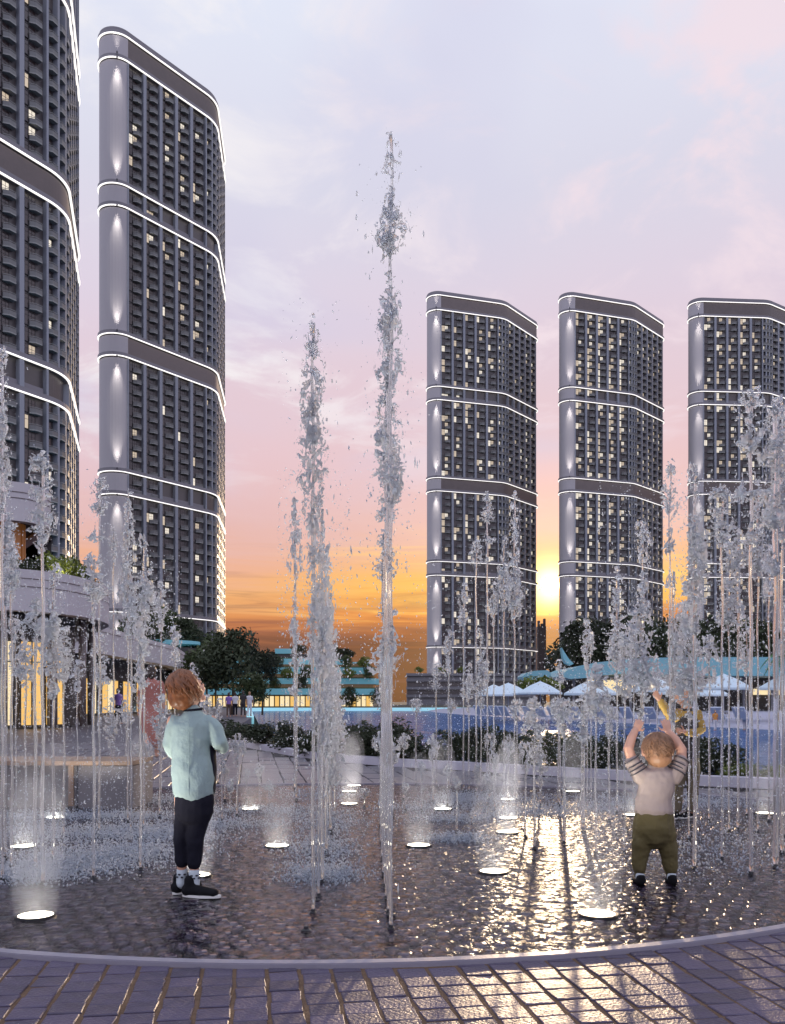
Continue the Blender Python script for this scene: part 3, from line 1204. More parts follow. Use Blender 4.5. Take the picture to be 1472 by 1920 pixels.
# teal swoosh roofs at the foot of the second tower
pod = thing('podium', 'teal swooping podium roofs at the foot of the left lit tower', 'building', (-34, 125, 0))
for k, (xr, z0, z1, yy, xl) in enumerate(((-23.6, 8.2, 9.3, 114, -70), (-27.5, 10.0, 10.9, 128, -70), (-23.0, 5.2, 6.3, 112, -60))):
    ph = open_path([(xl, yy - 4), (xr - 12, yy - 1.5), (xr, yy + 3), (xr - 9, yy + 14), (xl, yy + 16)], 7, 10)
    mb = MB()
    n = len(ph)
    vs = []
    for p, nn, _ in ph:
        s = max(0, (p.x - (xr - 16)) / 16)
        vs.append((p.x, p.y, z0 + (z1 - z0) * .55 * s))
    up = [(x, y, z1 - .25 * max(0, (x - (xr - 16)) / 16)) for x, y, z in vs]
    mb.add(vs + up, [(i, i + 1, n + i + 1, n + i) for i in range(n - 1)] + [tuple(range(n, 2 * n)), tuple(range(n - 1, -1, -1))])
    mb.build('swoosh_roof', M['teal_lit'], pod, world=True)
mb = MB()
mb.prism([(-70, 113), (-27, 116), (-26, 121), (-70, 127)], 0, 8.2)
mb.build('podium_wall', M['soffit'], pod, world=True)
for i in range(12):
    MB().box((-47 + i * 1.7, 113.6 + i * .1, 2.6), (1.1, .2, 3.4)).build('shop_window', M['shop2' if i % 2 else 'shop'], pod, world=True)

# terraced building across the pool
ter = thing('terraced_building', 'low building with stacked teal lit terraces and planted balls across the pool', 'building', (-14, 172, 0))
for k, (z0, z1, xr) in enumerate(((2.4, 3.6, -2.0), (4.5, 5.6, -2.6), (6.5, 7.75, -3.5), (8.4, 9.5, -9.3))):
    ph = open_path([(-44, 168 + k), (-22, 170 + k * .8), (xr - 1.5, 171.5 + k * .8), (xr, 174), (xr - .5, 184)], 2.0, 6)
    mb = MB()
    strip(mb, ph, -.4, 0, z0, z1)
    mb.build('terrace_fascia', M['teal_lit'], ter, world=True)
    mb = MB()
    mb.prism([tuple(p - n * .4) for p, n, _ in ph] + [(-44, 184)], z0 + .1, z1 - .3)
    mb.build('terrace_floor', M['soffit'], ter, world=True)
    mb = MB()
    strip(mb, ph, -2.0, -1.7, z1 - .3, z1 + .9)
    mb.build('glazing_band', mat('terrace_glow%d' % k, (.07, .05, .03), .3, emit=(1, .62, .28), estr=.06) if k < 3 else M['soffit'], ter, world=True)
    mb = MB()
    strip(mb, ph, -.9, -.5, z1 - .1, z1 + .22)
    mb.build('hedge_strip', M['leaf_mid'], ter, world=True)
mb = MB()
ph = open_path([(-44, 170), (-22, 172), (-4.0, 173.5), (-3.2, 176), (-3.6, 184)], 2.0, 6)
strip(mb, ph, -1.0, -.6, 0, 2.5)
mb.build('ground_floor_wall', M['soffit'], ter, world=True)
for i, (p, n, a) in enumerate(along(ph, 1.0, .5)):
    if p.y > 176:
        break
    q = p - n * .55
    MB().box((q.x, q.y, 1.15), (.78, .1, 2.0), a).build('shop_window', M['shop2' if (i * 7) % 3 else 'shop'], ter, world=True)
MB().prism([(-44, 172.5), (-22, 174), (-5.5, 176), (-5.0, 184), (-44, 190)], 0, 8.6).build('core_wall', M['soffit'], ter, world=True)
MB().box((-22, 178, 11.2), (3.2, 3, 1.0)).build('roof_light', M['teal_lit'], ter, world=True)
MB().box((-6.5, 178, 8.6), (3.4, 3, .8)).build('roof_light', M['teal_lit'], ter, world=True)
MB().prism([(-40, 176), (-10, 178), (-10, 183), (-40, 183)], 9.5, 10.7).build('roof_storey', M['soffit'], ter, world=True)

# grey block with three pale bands under the third tower
blk = thing('car_park_block', 'long low grey block with pale bands below the third tower', 'building', (26, 300, 0))
MB().box((26.5, 306, 5), (43, 12, 10)).build('wall', M['wall_grey'], blk, world=True)
for z in (3.0, 5.7, 8.4, 10.3):
    MB().box((26.5, 299.6, z), (43.6, .9, .9)).build('pale_band', M['wall_grey'], blk, world=True)
for z in (4.4, 7.1):
    MB().box((26.5, 299.9, z), (43, .3, 1.6)).build('dark_opening', M['wall_dark'], blk, world=True)

far_b = thing('distant_block', 'narrow brown block with notched top just left of the sun', 'building', (85, 500, 0))
MB().box((85, 503, 22), (4.6, 6, 44)).build('wall', M['block_far'], far_b, world=True)
for x, h in ((83.4, 3.2), (85.2, 1.6), (86.6, 4.4)):
    MB().box((x, 502, 44 + h / 2), (1.1, 3, h)).build('turret', M['block_far'], far_b, world=True)

# beach pavilion with the long teal roof
pav = thing('beach_pavilion', 'long beach pavilion with blue teal roof sweeping down to a tail', 'building', (30, 100, 0))
Zp = 96.0


def prof(pts, y0, y1, name, m, par):
    a = [P(x, y, Zp) for x, y in pts]
    n = len(a)
    vs = [(p.x, y0, p.z) for p in a] + [(p.x, y1, p.z) for p in a]
    mb = MB().add(vs, [(i, n + i, n + (i + 1) % n, (i + 1) % n) for i in range(n)] + [tuple(range(n)), tuple(range(2 * n - 1, n - 1, -1))])
    return mb.build(name, m, par, world=True)


prof([(1052, 1268), (1062, 1258), (1085, 1249), (1120, 1242), (1170, 1236), (1240, 1233), (1330, 1232), (1620, 1232), (1620, 1268), (1330, 1267), (1240, 1264), (1170, 1263), (1130, 1266), (1100, 1271), (1070, 1273)], 96, 110, 'roof', M['teal'], pav)
prof([(982, 1268), (990, 1261), (1006, 1257), (1030, 1256), (1036, 1262), (1036, 1273), (1010, 1274), (985, 1274)], 97, 101, 'roof_tail', M['teal'], pav)
prof([(1060, 1212), (1066, 1222), (1074, 1234), (1083, 1243), (1077, 1246), (1068, 1242), (1063, 1232)], 98, 99.2, 'roof_fin', M['teal'], pav)
MB().box((48, 108, 1.95), (56, 8, 3.9)).build('wall', M['soffit'], pav, world=True)
MB().box((26.2, 103.6, 2.9), (6.5, .3, 1.4)).build('lit_window', M['shop2'], pav, world=True)
MB().box((45.6, 103.6, 2.2), (6.2, .3, .7)).build('lit_window', M['shop2'], pav, world=True)
for i in range(9):
    MB().box((20.5 + i * 3.2, 99.5, 2.1), (.25, .25, 4.2)).build('post', M['wall_grey'], pav, world=True)


# ---------------------------------------------------------------- plants
def leaf_mesh(name, m, seed, nleaf, clumps, rad, leaf, squash=1.0, clump_r=(.28, .5)):
    """crown of separate leaf faces gathered in clumps inside an uneven ellipsoid"""
    rg = np.random.default_rng(seed)
    cs = []
    while len(cs) < clumps:
        p = rg.uniform(-1, 1, 3)
        if np.linalg.norm(p) < 1 and p[2] > -.75:
            cs.append(p * .72)
    cs = np.array(cs)
    cr = rg.uniform(clump_r[0], clump_r[1], clumps)
    k = rg.integers(0, clumps, nleaf)
    d = rg.normal(size=(nleaf, 3))
    d /= np.linalg.norm(d, axis=1, keepdims=True)
    p = cs[k] + d * (cr[k] * rg.uniform(.45, 1.06, nleaf) ** .6)[:, None]
    p *= np.array([rad[0], rad[1], rad[2] * squash])
    a = rg.normal(size=(nleaf, 3)) + d * .3
    a /= np.linalg.norm(a, axis=1, keepdims=True)
    b = np.cross(a, rg.normal(size=(nleaf, 3)))
    b /= np.linalg.norm(b, axis=1, keepdims=True)
    s = leaf * rg.uniform(.6, 1.3, nleaf)[:, None]
    c = np.cross(a, b) * .25
    v = np.stack([p - a * s, p + b * s * .45 + c * s, p + a * s, p - b * s * .45 + c * s], 1).reshape(-1, 3)
    me = bpy.data.meshes.new(name)
    f = np.arange(nleaf * 4).reshape(-1, 4)
    me.from_pydata(v.tolist(), [], f.tolist())
    me.materials.append(m)
    me.update()
    return me


def trunk_mesh(h, r, seed, m, spread=.5):
    rr = random.Random(seed)
    mb = MB()
    mb.tube([(0, 0, -.05), (.03 * h, 0, h * .4), (.0, .02 * h, h * .75), (.02 * h, 0, h * 1.05)], [r * 1.25, r, r * .75, r * .4], 8)
    for i in range(5):
        a = i * 1.26 + rr.uniform(-.3, .3)
        z = h * rr.uniform(.55, .85)
        l = h * spread * rr.uniform(.7, 1.1)
        mb.tube([(0, 0, z), (math.cos(a) * l * .5, math.sin(a) * l * .5, z + l * .45), (math.cos(a) * l, math.sin(a) * l, z + l * .7)], [r * .55, r * .35, r * .15], 6)
    return mb.mesh('trunk', m, smooth=True)


CROWN = {}
for key, mk, nl, cl, lf in (('dark', 'leaf_dark', 2600, 22, .085), ('dark2', 'leaf_dark', 2600, 26, .08), ('mid', 'leaf_mid', 1800, 16, .10), ('lit', 'leaf_lit', 1000, 10, .13)):
    CROWN[key] = leaf_mesh('crown', M[mk], len(key) * 7 + nl, nl, cl, (1, 1, 1), lf)
TRK = trunk_mesh(1.0, .05, 3, M['trunk'])


def tree(px, py_top, Z, w, key, label, z0=0.0, crown_h=None, group=None, rz=0.0, kind='tree'):
    """crown top at the pixel; w: crown width in metres; stands at height z0"""
    top = P(px, py_top, Z)
    h = top.z - z0
    ch = crown_h or min(h * .8, w * .95)
    t = thing(kind, label, 'tree' if kind == 'tree' else 'shrub', (top.x, Z, z0), rz, group)
    c = link('crown', CROWN[key], t, (0, 0, h - ch * .5))
    c.scale = (w / 2 * 1.12, w / 2 * 1.12, ch / 2 * 1.1)
    k = link('trunk', TRK, t, (0, 0, 0))
    k.scale = (w * .45, w * .45, max(.2, h - ch * .55))
    return t


tree(436, 1184, 74, 5.6, 'dark', 'big dark round-crowned tree left of the terraced building', group='trees round the pool')
tree(492, 1215, 82, 3.4, 'dark2', 'smaller dark tree touching the big round tree on its right', group='trees round the pool', rz=1)
tree(388, 1205, 88, 5.0, 'mid', 'green tree behind the boy, left of the big dark tree', group='trees round the pool', rz=2)
tree(470, 1262, 66, 2.6, 'mid', 'low bushy tree above the strolling group by the pool', group='trees round the pool', rz=.4)
tree(352, 1222, 98, 5.2, 'dark2', 'dark tree under the teal swoosh roofs', group='trees round the pool', rz=2.6)
for px, py, w_, key, lab in ((520, 1222, 4.0, 'mid', 'leftmost roof tree on the terraced building'), (560, 1210, 4.4, 'dark', 'roof tree just left of the second tallest jet on the terraced building'),
                             (612, 1209, 5.2, 'dark2', 'roof tree behind the thick froth column on the terraced building'), (644, 1216, 4.4, 'dark', 'rightmost tall roof tree on the terraced building')):
    tree(px, py, 180, w_, key, lab, z0=9.5, group='trees on the terraced building', rz=px)
for px, z, k, lab in ((514, 3.6, 'mid', 'lowest row'), (540, 5.6, 'lit', 'second row, left end'), (566, 3.6, 'dark', 'lowest row under the thin jet'), (575, 5.6, 'mid', 'second row beside the second jet'),
                      (520, 7.7, 'mid', 'third row, left end'), (648, 7.7, 'mid', 'third row right of the froth column'), (682, 7.7, 'lit', 'third row, right end'), (655, 5.6, 'lit', 'second row right of the froth column'),
                      (694, 5.6, 'mid', 'second row, right end'), (655, 2.9, 'dark', 'lowest row right of the froth column'), (712, 2.6, 'dark', 'ground at the right end')):
    r_ = 1.3 if z > 3 else 1.9
    p = P(px, HY, 170.6)
    t = thing('ball_shrub', 'ball shrub on the terraced building, ' + lab, 'shrub', (p.x, 170.6, z - .2 if z > 3 else 0), px, 'ball shrubs on the terraces')
    c = link('foliage', CROWN[k], t, (0, 0, r_))
    c.scale = (r_ * 1.1,) * 3
    link('stem', TRK, t).scale = (1.2, 1.2, r_)
for px, py, w_, h_, key, lab in ((1092, 1168, 15, 12, 'dark', 'leftmost tall dark tree behind the teal pavilion roof'), (1135, 1150, 13, 13, 'dark2', 'dark tree second from the left behind the pavilion'),
                                 (1180, 1158, 14, 12, 'dark', 'dark tree behind the leaping jets above the toddler'), (1235, 1150, 14, 13, 'dark2', 'dark tree filling the gap between the two right towers'),
                                 (1290, 1160, 15, 12, 'dark', 'dark tree behind the pavilion roof above the reaching child'), (1350, 1152, 15, 13, 'dark2', 'dark tree in front of the rightmost tower'),
                                 (1410, 1165, 15, 12, 'dark', 'dark tree second from the right edge behind the pavilion'), (1470, 1158, 15, 12, 'dark2', 'dark tree at the right edge behind the palm')):
    tree(px, py, 132, w_ * .72, key, lab, crown_h=h_ * .9, group='dark trees behind the pavilion', rz=px)
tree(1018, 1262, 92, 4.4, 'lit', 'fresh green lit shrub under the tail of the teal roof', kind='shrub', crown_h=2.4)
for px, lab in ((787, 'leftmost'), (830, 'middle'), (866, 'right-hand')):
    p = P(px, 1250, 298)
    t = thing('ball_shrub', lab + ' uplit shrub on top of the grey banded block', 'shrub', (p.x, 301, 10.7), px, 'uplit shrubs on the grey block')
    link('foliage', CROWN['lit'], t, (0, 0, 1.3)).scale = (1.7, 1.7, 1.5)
    link('stem', TRK, t).scale = (1, 1, 1)

# palm at the right edge
palm = thing('palm_tree', 'bright green palm at the right edge behind the tall jets', 'palm', (26.6, 58.5, -.1))
mb = MB()
mb.tube([(0, 0, 0), (.1, 0, 2.2), (.05, 0, 4.6)], [.2, .15, .12], 9)
mb.build('trunk', M['trunk'], palm, smooth=True)
r = random.Random(8)
for i in range(17):
    a = i * 2.4
    e = r.uniform(-.1, .9)
    L_ = r.uniform(1.5, 2.1)
    mb = MB()
    pts = []
    for k in range(9):
        u = k / 8
        pts.append(Vector((math.cos(a) * L_ * u, math.sin(a) * L_ * u, 4.6 + L_ * (e * u - .95 * u * u))))
    for k in range(8):
        p, q = pts[k], pts[k + 1]
        d = (q - p).normalized()
        sd = Vector((-d.y, d.x, 0)).normalized()
        for s in (-1, 1):
            for h in (0, .5):
                b0 = p.lerp(q, h)
                ll = .52 * (1 - abs(k / 8 - .35))
                tip = b0 + sd * s * ll + d * ll * .5 - Vector((0, 0, ll * .35))
                mb.add([b0, b0 + d * .09, tip], [(0, 1, 2)])
    mb.tube(pts, [.03] * 8 + [.01], 4)
    mb.build('frond', M['leaf_palm'], palm)

# hedge behind the white kerb
HED = [leaf_mesh('foliage', M['leaf_dark' if k < 3 else 'leaf_lit'], 40 + k, 2400, 16, (1, 1, 1), .075, clump_r=(.3, .5)) for k in range(4)]
hrow = [(416, 1348, 1.5), (458, 1352, 1.3), (500, 1356, 1.3), (545, 1352, 1.2), (592, 1356, 1.1), (640, 1358, 1.0), (676, 1352, 1.0), (712, 1366, .9), (752, 1350, 1.1), (800, 1392, .8), (846, 1366, .9), (890, 1362, .9),
        (935, 1360, .9), (980, 1366, .9), (1024, 1370, .9), (1068, 1374, .85), (1112, 1376, .8), (1160, 1376, .8), (1204, 1378, .8), (1250, 1370, .75), (1300, 1382, .75), (1344, 1384, .8), (1388, 1424, .6), (1432, 1428, .6), (1470, 1430, .6)]
for i, (px, pt, w_) in enumerate(hrow):
    x0 = (px - CX) / F
    Zb = 22.0
    for _ in range(12):
        Zb = curb_y(x0 * Zb) + .55
    Zb += (i % 2) * .25
    top = P(px, pt, Zb).z
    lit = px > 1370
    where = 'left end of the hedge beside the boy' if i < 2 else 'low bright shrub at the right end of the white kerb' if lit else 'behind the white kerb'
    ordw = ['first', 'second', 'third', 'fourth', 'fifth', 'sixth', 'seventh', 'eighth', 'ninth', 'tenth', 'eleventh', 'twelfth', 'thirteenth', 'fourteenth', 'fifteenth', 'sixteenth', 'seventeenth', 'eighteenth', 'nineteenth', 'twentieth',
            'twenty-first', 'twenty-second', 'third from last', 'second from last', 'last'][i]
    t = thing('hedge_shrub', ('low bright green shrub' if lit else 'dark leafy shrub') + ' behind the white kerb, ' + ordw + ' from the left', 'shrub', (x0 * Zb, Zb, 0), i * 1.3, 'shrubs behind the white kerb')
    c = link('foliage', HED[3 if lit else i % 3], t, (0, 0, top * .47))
    c.scale = (w_ * .5, w_ * .5, top * .58)
    k = link('stem', TRK, t)
    k.scale = (.35, .35, max(.08, top * .5))

# planting on the mall terrace
for i, (px, pt, Z, w_, key, lab) in enumerate(((22, 1048, 34, 1.2, 'mid', 'dark shrub at the left end of the mall terrace'), (60, 1050, 34, 1.3, 'dark', 'dark shrub below the timber slats on the mall terrace'),
                                               (96, 1030, 34.6, 1.2, 'lit', 'yellow-green lit shrub on the mall terrace'), (122, 1036, 35.4, 1.2, 'lit', 'lit shrub left of the terrace corner'), (142, 1048, 36, 1.1, 'mid', 'green shrub at the terrace corner of the mall'),
                                               (160, 1064, 36.6, 1.0, 'dark', 'last dark shrub on the mall terrace'))):
    p = P(px, pt, Z)
    z0 = 5.5
    t = thing('terrace_shrub', lab, 'shrub', (p.x, Z, z0), i * 1.1, 'shrubs on the mall terrace')
    hh = p.z - z0
    link('foliage', CROWN[key], t, (0, 0, hh * .5)).scale = (w_ * .62, w_ * .62, hh * .55)
    link('stem', TRK, t).scale = (.4, .4, hh * .5)
for (px, Z, z, e) in ((112, 34.2, 6.0, 60), ):
    l = bpy.data.lights.new('planter_light', 'POINT')
    l.energy = e
    l.color = (1, .85, .4)
    l.shadow_soft_size = .1
    lo = bpy.data.objects.new('planter_light', l)
    COL.objects.link(lo)
    lo.location = ((px - CX) / F * Z, Z, z)
for i, (px, pt, Z, w_, key) in enumerate(((232, 1178, 104, 5, 'mid'), (262, 1150, 112, 6, 'dark'), (300, 1140, 118, 7, 'mid'), (345, 1160, 120, 5, 'dark'), (405, 1186, 128, 5, 'mid'), (205, 1196, 82, 3.6, 'lit'), (238, 1208, 88, 4, 'lit'))):
    tree(px, pt, Z, w_, key, ['bushy tree right of the mall corner', 'dark tree at the foot of the lit pillar', 'tall green tree before the tower podium', 'dark tree above the teal swoosh', 'tree at the right foot of the left lit tower', 'small lit tree on the arcade roof', 'second lit tree on the arcade roof'][i], group='trees at the foot of the left tower', rz=i)

# ---------------------------------------------------------------- furniture
ben = thing('bench', 'low grey stone bench with timber top at the left', 'bench', (0, 0, 0))
bz = G(248, 1517).y
MB().prism([(-2.52, bz), (-2.46, bz + .75), (-5.0, bz + .9), (-5.0, bz + .05)], 0, .40)
a0, a1 = Vector((G(248, 1515).x, bz)), Vector((G(148, 1509).x, bz + .1))
mb = MB()
mb.prism([tuple(a1), tuple(a0), (a0.x + .05, bz + .62), (a1.x + .05, bz + .72)], -.02, .405)
mb.build('end_block', M['concrete'], ben)
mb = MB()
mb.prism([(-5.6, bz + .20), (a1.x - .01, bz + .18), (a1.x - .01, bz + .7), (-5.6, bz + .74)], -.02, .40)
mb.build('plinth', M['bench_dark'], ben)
for k in range(5):
    y = bz + .02 + k * .148
    mb = MB()
    mb.prism([(-5.6, y + .10), (a0.x + .01, y), (a0.x + .02, y + .136), (-5.6, y + .236)], .412, .452)
    mb.build('timber_board', M['wood'], ben)
mb = MB()
mb.box((a1.x + .02, bz + .1, .22), (.05, .05, .40))
mb.build('corner_post', M['wood'], ben)

# parasols on the beach
def parasol():
    t = thing('parasol', '', 'parasol', (0, 0, 0), 0, 'pale blue parasols on the beach')
    mb = MB()
    n = 8
    rim = [(math.cos(2 * PI * i / n) * 2, math.sin(2 * PI * i / n) * 2, 1.85) for i in range(n)]
    mid = [(math.cos(2 * PI * i / n) * .9, math.sin(2 * PI * i / n) * .9, 2.48) for i in range(n)]
    top = [(0, 0, 2.85)]
    mb.add(rim + mid + top + [(x, y, 1.70) for x, y, z in rim], [(i, (i + 1) % n, n + (i + 1) % n, n + i) for i in range(n)] + [(n + i, n + (i + 1) % n, 2 * n) for i in range(n)] +
           [(2 * n + 1 + i, 2 * n + 1 + (i + 1) % n, (i + 1) % n, i) for i in range(n)])
    mb.build('canopy', M['canvas'], t)
    MB().tube([(0, 0, 0), (0, 0, 2.9)], .03, 6).build('pole', M['lounger'], t)
    MB().tube([(0, 0, 0), (0, 0, .12)], .3, 10).build('base', M['wall_grey'], t)
    for i in range(n):
        x, y, z = rim[i]
        MB().tube([(0, 0, 2.8), (x * .45, y * .45, 2.42), (x * .98, y * .98, 1.82)], .015, 4).build('rib', M['lounger'], t)
    return t


par0 = parasol()
spots = [(926, 1283, 74, .86, 'leftmost parasol of the beach row'), (953, 1280, 78, .95, 'second parasol from the left, tucked behind the first'), (1013, 1277, 76, 1.0, 'parasol in front of the lit shrub, third from the left'),
         (1108, 1275, 74, 1.12, 'parasol below the sweep of the teal roof'), (1228, 1268, 68, 1.05, 'parasol right behind the reaching child'), (1262, 1282, 84, .9, 'small parasol farther back near the reaching child'),
         (1357, 1263, 62, 1.0, 'big parasol right of the reaching child'), (1330, 1284, 80, .9, 'parasol peeking out below the big one'), (1476, 1262, 60, 1.0, 'parasol cut by the right edge')]
for i, (px, pt, Z, s, lab) in enumerate(spots):
    p = P(px, pt, Z)
    o = par0 if i == 0 else copy_thing(par0, lab, (0, 0, 0))
    o['label'] = 'pale blue ' + lab
    o.location = (p.x, Z, p.z - 2.85 * s)
    o.scale = (s, s, s)
    o.rotation_euler = (0, 0, .2 + i * .37)


def lounger():
    t = thing('sun_lounger', '', 'sun lounger', (0, 0, 0), 0, 'white sun loungers on the beach')
    MB().box((0, 0, .30), (.65, 1.25, .08)).build('seat', M['lounger'], t)
    MB().add([(-.32, .62, .30), (.32, .62, .30), (.32, 1.08, .92), (-.32, 1.08, .92), (-.32, .70, .28), (.32, .70, .28), (.32, 1.16, .88), (-.32, 1.16, .88)],
             [(0, 1, 2, 3), (7, 6, 5, 4), (0, 4, 5, 1), (1, 5, 6, 2), (2, 6, 7, 3), (3, 7, 4, 0)]).build('backrest', M['lounger'], t)
    for x in (-.28, .28):
        for y in (-.55, .55):
            MB().box((x, y, .13), (.05, .05, .26)).build('leg', M['lounger'], t)
    return t


lo0 = lounger()
ordn = ['first', 'second', 'third', 'fourth', 'fifth', 'sixth', 'seventh', 'eighth', 'ninth', 'tenth', 'eleventh', 'twelfth', 'thirteenth', 'fourteenth', 'fifteenth', 'sixteenth']
xs = [914, 930, 946, 962, 982, 1006, 1030, 1054, 1096, 1142, 1168, 1192, 1236, 1318, 1362, 1404]
for i, px in enumerate(xs):
    Z = 70 - i * 1.3
    o = lo0 if i == 0 else copy_thing(lo0, '', (0, 0, 0))
    o['label'] = 'white sun lounger with raised back, %s from the left in the beach row' % ordn[i]
    o.location = ((px - CX) / F * Z, Z, CH - (1350 + i * .9 - HY) / F * Z + .12)
    o.rotation_euler = (0, 0, 2.3)
    o.scale = (1.15, 1.15, 1.15)

# recessed floor lamps
LAMPS = [(67, 1717, 'nearest lamp at the left'), (45, 1587, 'lamp by the left foam, second from the front left'), (104, 1533, 'lamp in front of the bench'), (265, 1480, 'small far lamp right of the bench'),
         (470, 1517, 'lamp behind the low jets beside the boy'), (520, 1586, 'lamp midway between the boy and the second jet'), (368, 1641, "lamp glinting behind the boy's shoes"), (655, 1507, 'lamp right of the froth column, nearest of three'),
         (655, 1484, 'lamp right of the froth column, middle of three'), (664, 1473, 'farthest lamp right of the froth column'), (785, 1585, 'lamp just right of the tallest jet'), (830, 1517, 'lamp behind the small foam ring'),
         (925, 1634, 'lamp in the middle of the right half'), (951, 1560, 'lamp third back in the right half'), (952, 1534, 'lamp fourth back in the right half'), (954, 1499, 'lamp farthest back in the right half'),
         (1122, 1714, 'nearest lamp at the right'), (1074, 1484, 'far lamp at the start of the bright glitter'), (1186, 1528, "lamp left of the toddler's waist"), (1225, 1580, "lamp seen between the toddler's legs"),
         (1435, 1525, 'lamp near the right edge')]
lm_ring = MB().ring([(math.cos(t) * .094, math.sin(t) * .094) for t in TT[::5]], [(math.cos(t) * .081, math.sin(t) * .081) for t in TT[::5]], -.03, .006).mesh('bezel', M['steel'])
lm_disc = MB().lathe([(.0805, -.02), (.0805, .0035), (.05, .0055), (.001, .006)], 28).mesh('lens', M['light_glass'])
for px, py, lab in LAMPS:
    g = G(px, py)
    t = thing('floor_lamp', 'glowing round floor lamp, ' + lab, 'lamp', g, 0, 'lit lamps set in the basin floor')
    link('lens', lm_disc, t)
    link('bezel', lm_ring, t)
    l = bpy.data.lights.new('floor_spot', 'SPOT')
    l.energy = 95
    l.color = (1, .94, .84)
    l.spot_size = R_(150)
    l.spot_blend = .6
    l.shadow_soft_size = .07
    lo = bpy.data.objects.new('floor_spot', l)
    COL.objects.link(lo)
    lo.parent = t
    lo.location = (0, 0, .02)
    lo.rotation_euler = (PI, 0, 0)

# fine mist hanging over the lamps
vm = bpy.data.materials.new('mist_volume')
vm.use_nodes = True
vm.node_tree.nodes.clear()
vt = NG(vm.node_tree)
pv = vt.n('ShaderNodeVolumePrincipled')
pv.inputs['Color'].default_value = (.9, .92, 1, 1)
pv.inputs['Density'].default_value = .62
pv.inputs['Anisotropy'].default_value = .1
vo = vt.n('ShaderNodeOutputMaterial')
vt.put(pv.outputs[0], vo.inputs['Volume'])
vm.cycles.homogeneous_volume = True
mb = MB()
for px, py, lab in LAMPS:
    g = G(px, py)
    mb.lathe([(.10, .012), (.115, .15), (.14, .35), (.12, .55), (.05, .66)], 14, (g.x, g.y, 0))
tag(mb.build('mist', vm), 'thin pale mist glowing above the floor lamps', 'mist', kind='stuff')


# ---------------------------------------------------------------- people
def fuse(name, mb, mats, vox, smooth=4, fac=.5, disp=None, dscale=.08):
    """melt overlapping closed pieces into one continuous surface"""
    me = mb.mesh(name, [])
    o = link(name, me)
    m = o.modifiers.new('r', 'REMESH')
    m.mode = 'VOXEL'
    m.voxel_size = vox
    s = o.modifiers.new('s', 'SMOOTH')
    s.iterations = smooth
    s.factor = fac
    if disp:
        tx = bpy.data.textures.new('fold', 'CLOUDS')
        tx.noise_scale = dscale
        tx.noise_depth = 1
        d = o.modifiers.new('d', 'DISPLACE')
        d.texture = tx
        d.texture_coords = 'LOCAL'
        d.strength = disp
        d.mid_level = .5
        s2 = o.modifiers.new('s2', 'SMOOTH')
        s2.iterations = 2
    dg = bpy.context.evaluated_depsgraph_get()
    res = bpy.data.meshes.new_from_object(o.evaluated_get(dg))
    bpy.data.objects.remove(o)
    bpy.data.meshes.remove(me)
    res.name = name
    res.materials.clear()
    for m in (mats if isinstance(mats, (list, tuple)) else [mats]):
        res.materials.append(m)
    res.polygons.foreach_set('use_smooth', [True] * len(res.polygons))
    return res


def limb(mb, pts, rad, n=12):
    pts = [Vector(p) for p in pts]
    rr = [r if isinstance(r, tuple) else (r, r) for r in rad]
    d0, d1 = (pts[0] - pts[1]).normalized(), (pts[-1] - pts[-2]).normalized()
    k = .62
    a, b = min(rr[0]), min(rr[-1])
    P_ = [pts[0] + d0 * a * .85, pts[0] + d0 * a * .5] + pts + [pts[-1] + d1 * b * .5, pts[-1] + d1 * b * .85]
    R2 = [(rr[0][0] * .4, rr[0][1] * .4), (rr[0][0] * .85, rr[0][1] * .85)] + rr + [(rr[-1][0] * .85, rr[-1][1] * .85), (rr[-1][0] * .4, rr[-1][1] * .4)]
    mb.tube(P_, R2, n)


def hand(mb, wrist, d, side, palm, L, curl=.5):
    """palm with four unequal bent fingers and a thumb leaving its side; d: pointing direction, side: thumb side, palm: way the palm faces"""
    d, side, palm = Vector(d).normalized(), Vector(side), Vector(palm)
    side = (side - d * side.dot(d)).normalized()
    palm = (palm - d * palm.dot(d) - side * palm.dot(side)).normalized()
    w_ = Vector(wrist)
    c = w_ + d * L * .26
    limb(mb, [w_ - d * L * .1, c, w_ + d * L * .46], [(L * .16, L * .13), (L * .22, L * .13), (L * .22, L * .10)], 10)
    for i, ln in enumerate((.42, .48, .45, .34)):
        b = w_ + d * L * .46 + side * L * (.20 - .13 * i)
        sp = side * (.22 - .15 * i) * .5
        k1 = b + (d + sp + palm * curl * .25).normalized() * L * ln * .45
        k2 = k1 + (d + sp + palm * curl * .9).normalized() * L * ln * .32
        k3 = k2 + (d + sp * .6 + palm * curl * 1.7).normalized() * L * ln * .25
        limb(mb, [b - d * L * .08, b, k1, k2, k3], [L * .062, L * .062, L * .056, L * .05, L * .042], 7)
    b = w_ + d * L * .16 + side * L * .18
    k1 = b + (d * .6 + side * .9 + palm * .25).normalized() * L * .24
    k2 = k1 + (d * .9 + side * .35 + palm * .4).normalized() * L * .2
    limb(mb, [b - side * L * .06, b, k1, k2], [L * .08, L * .075, L * .065, L * .05], 7)


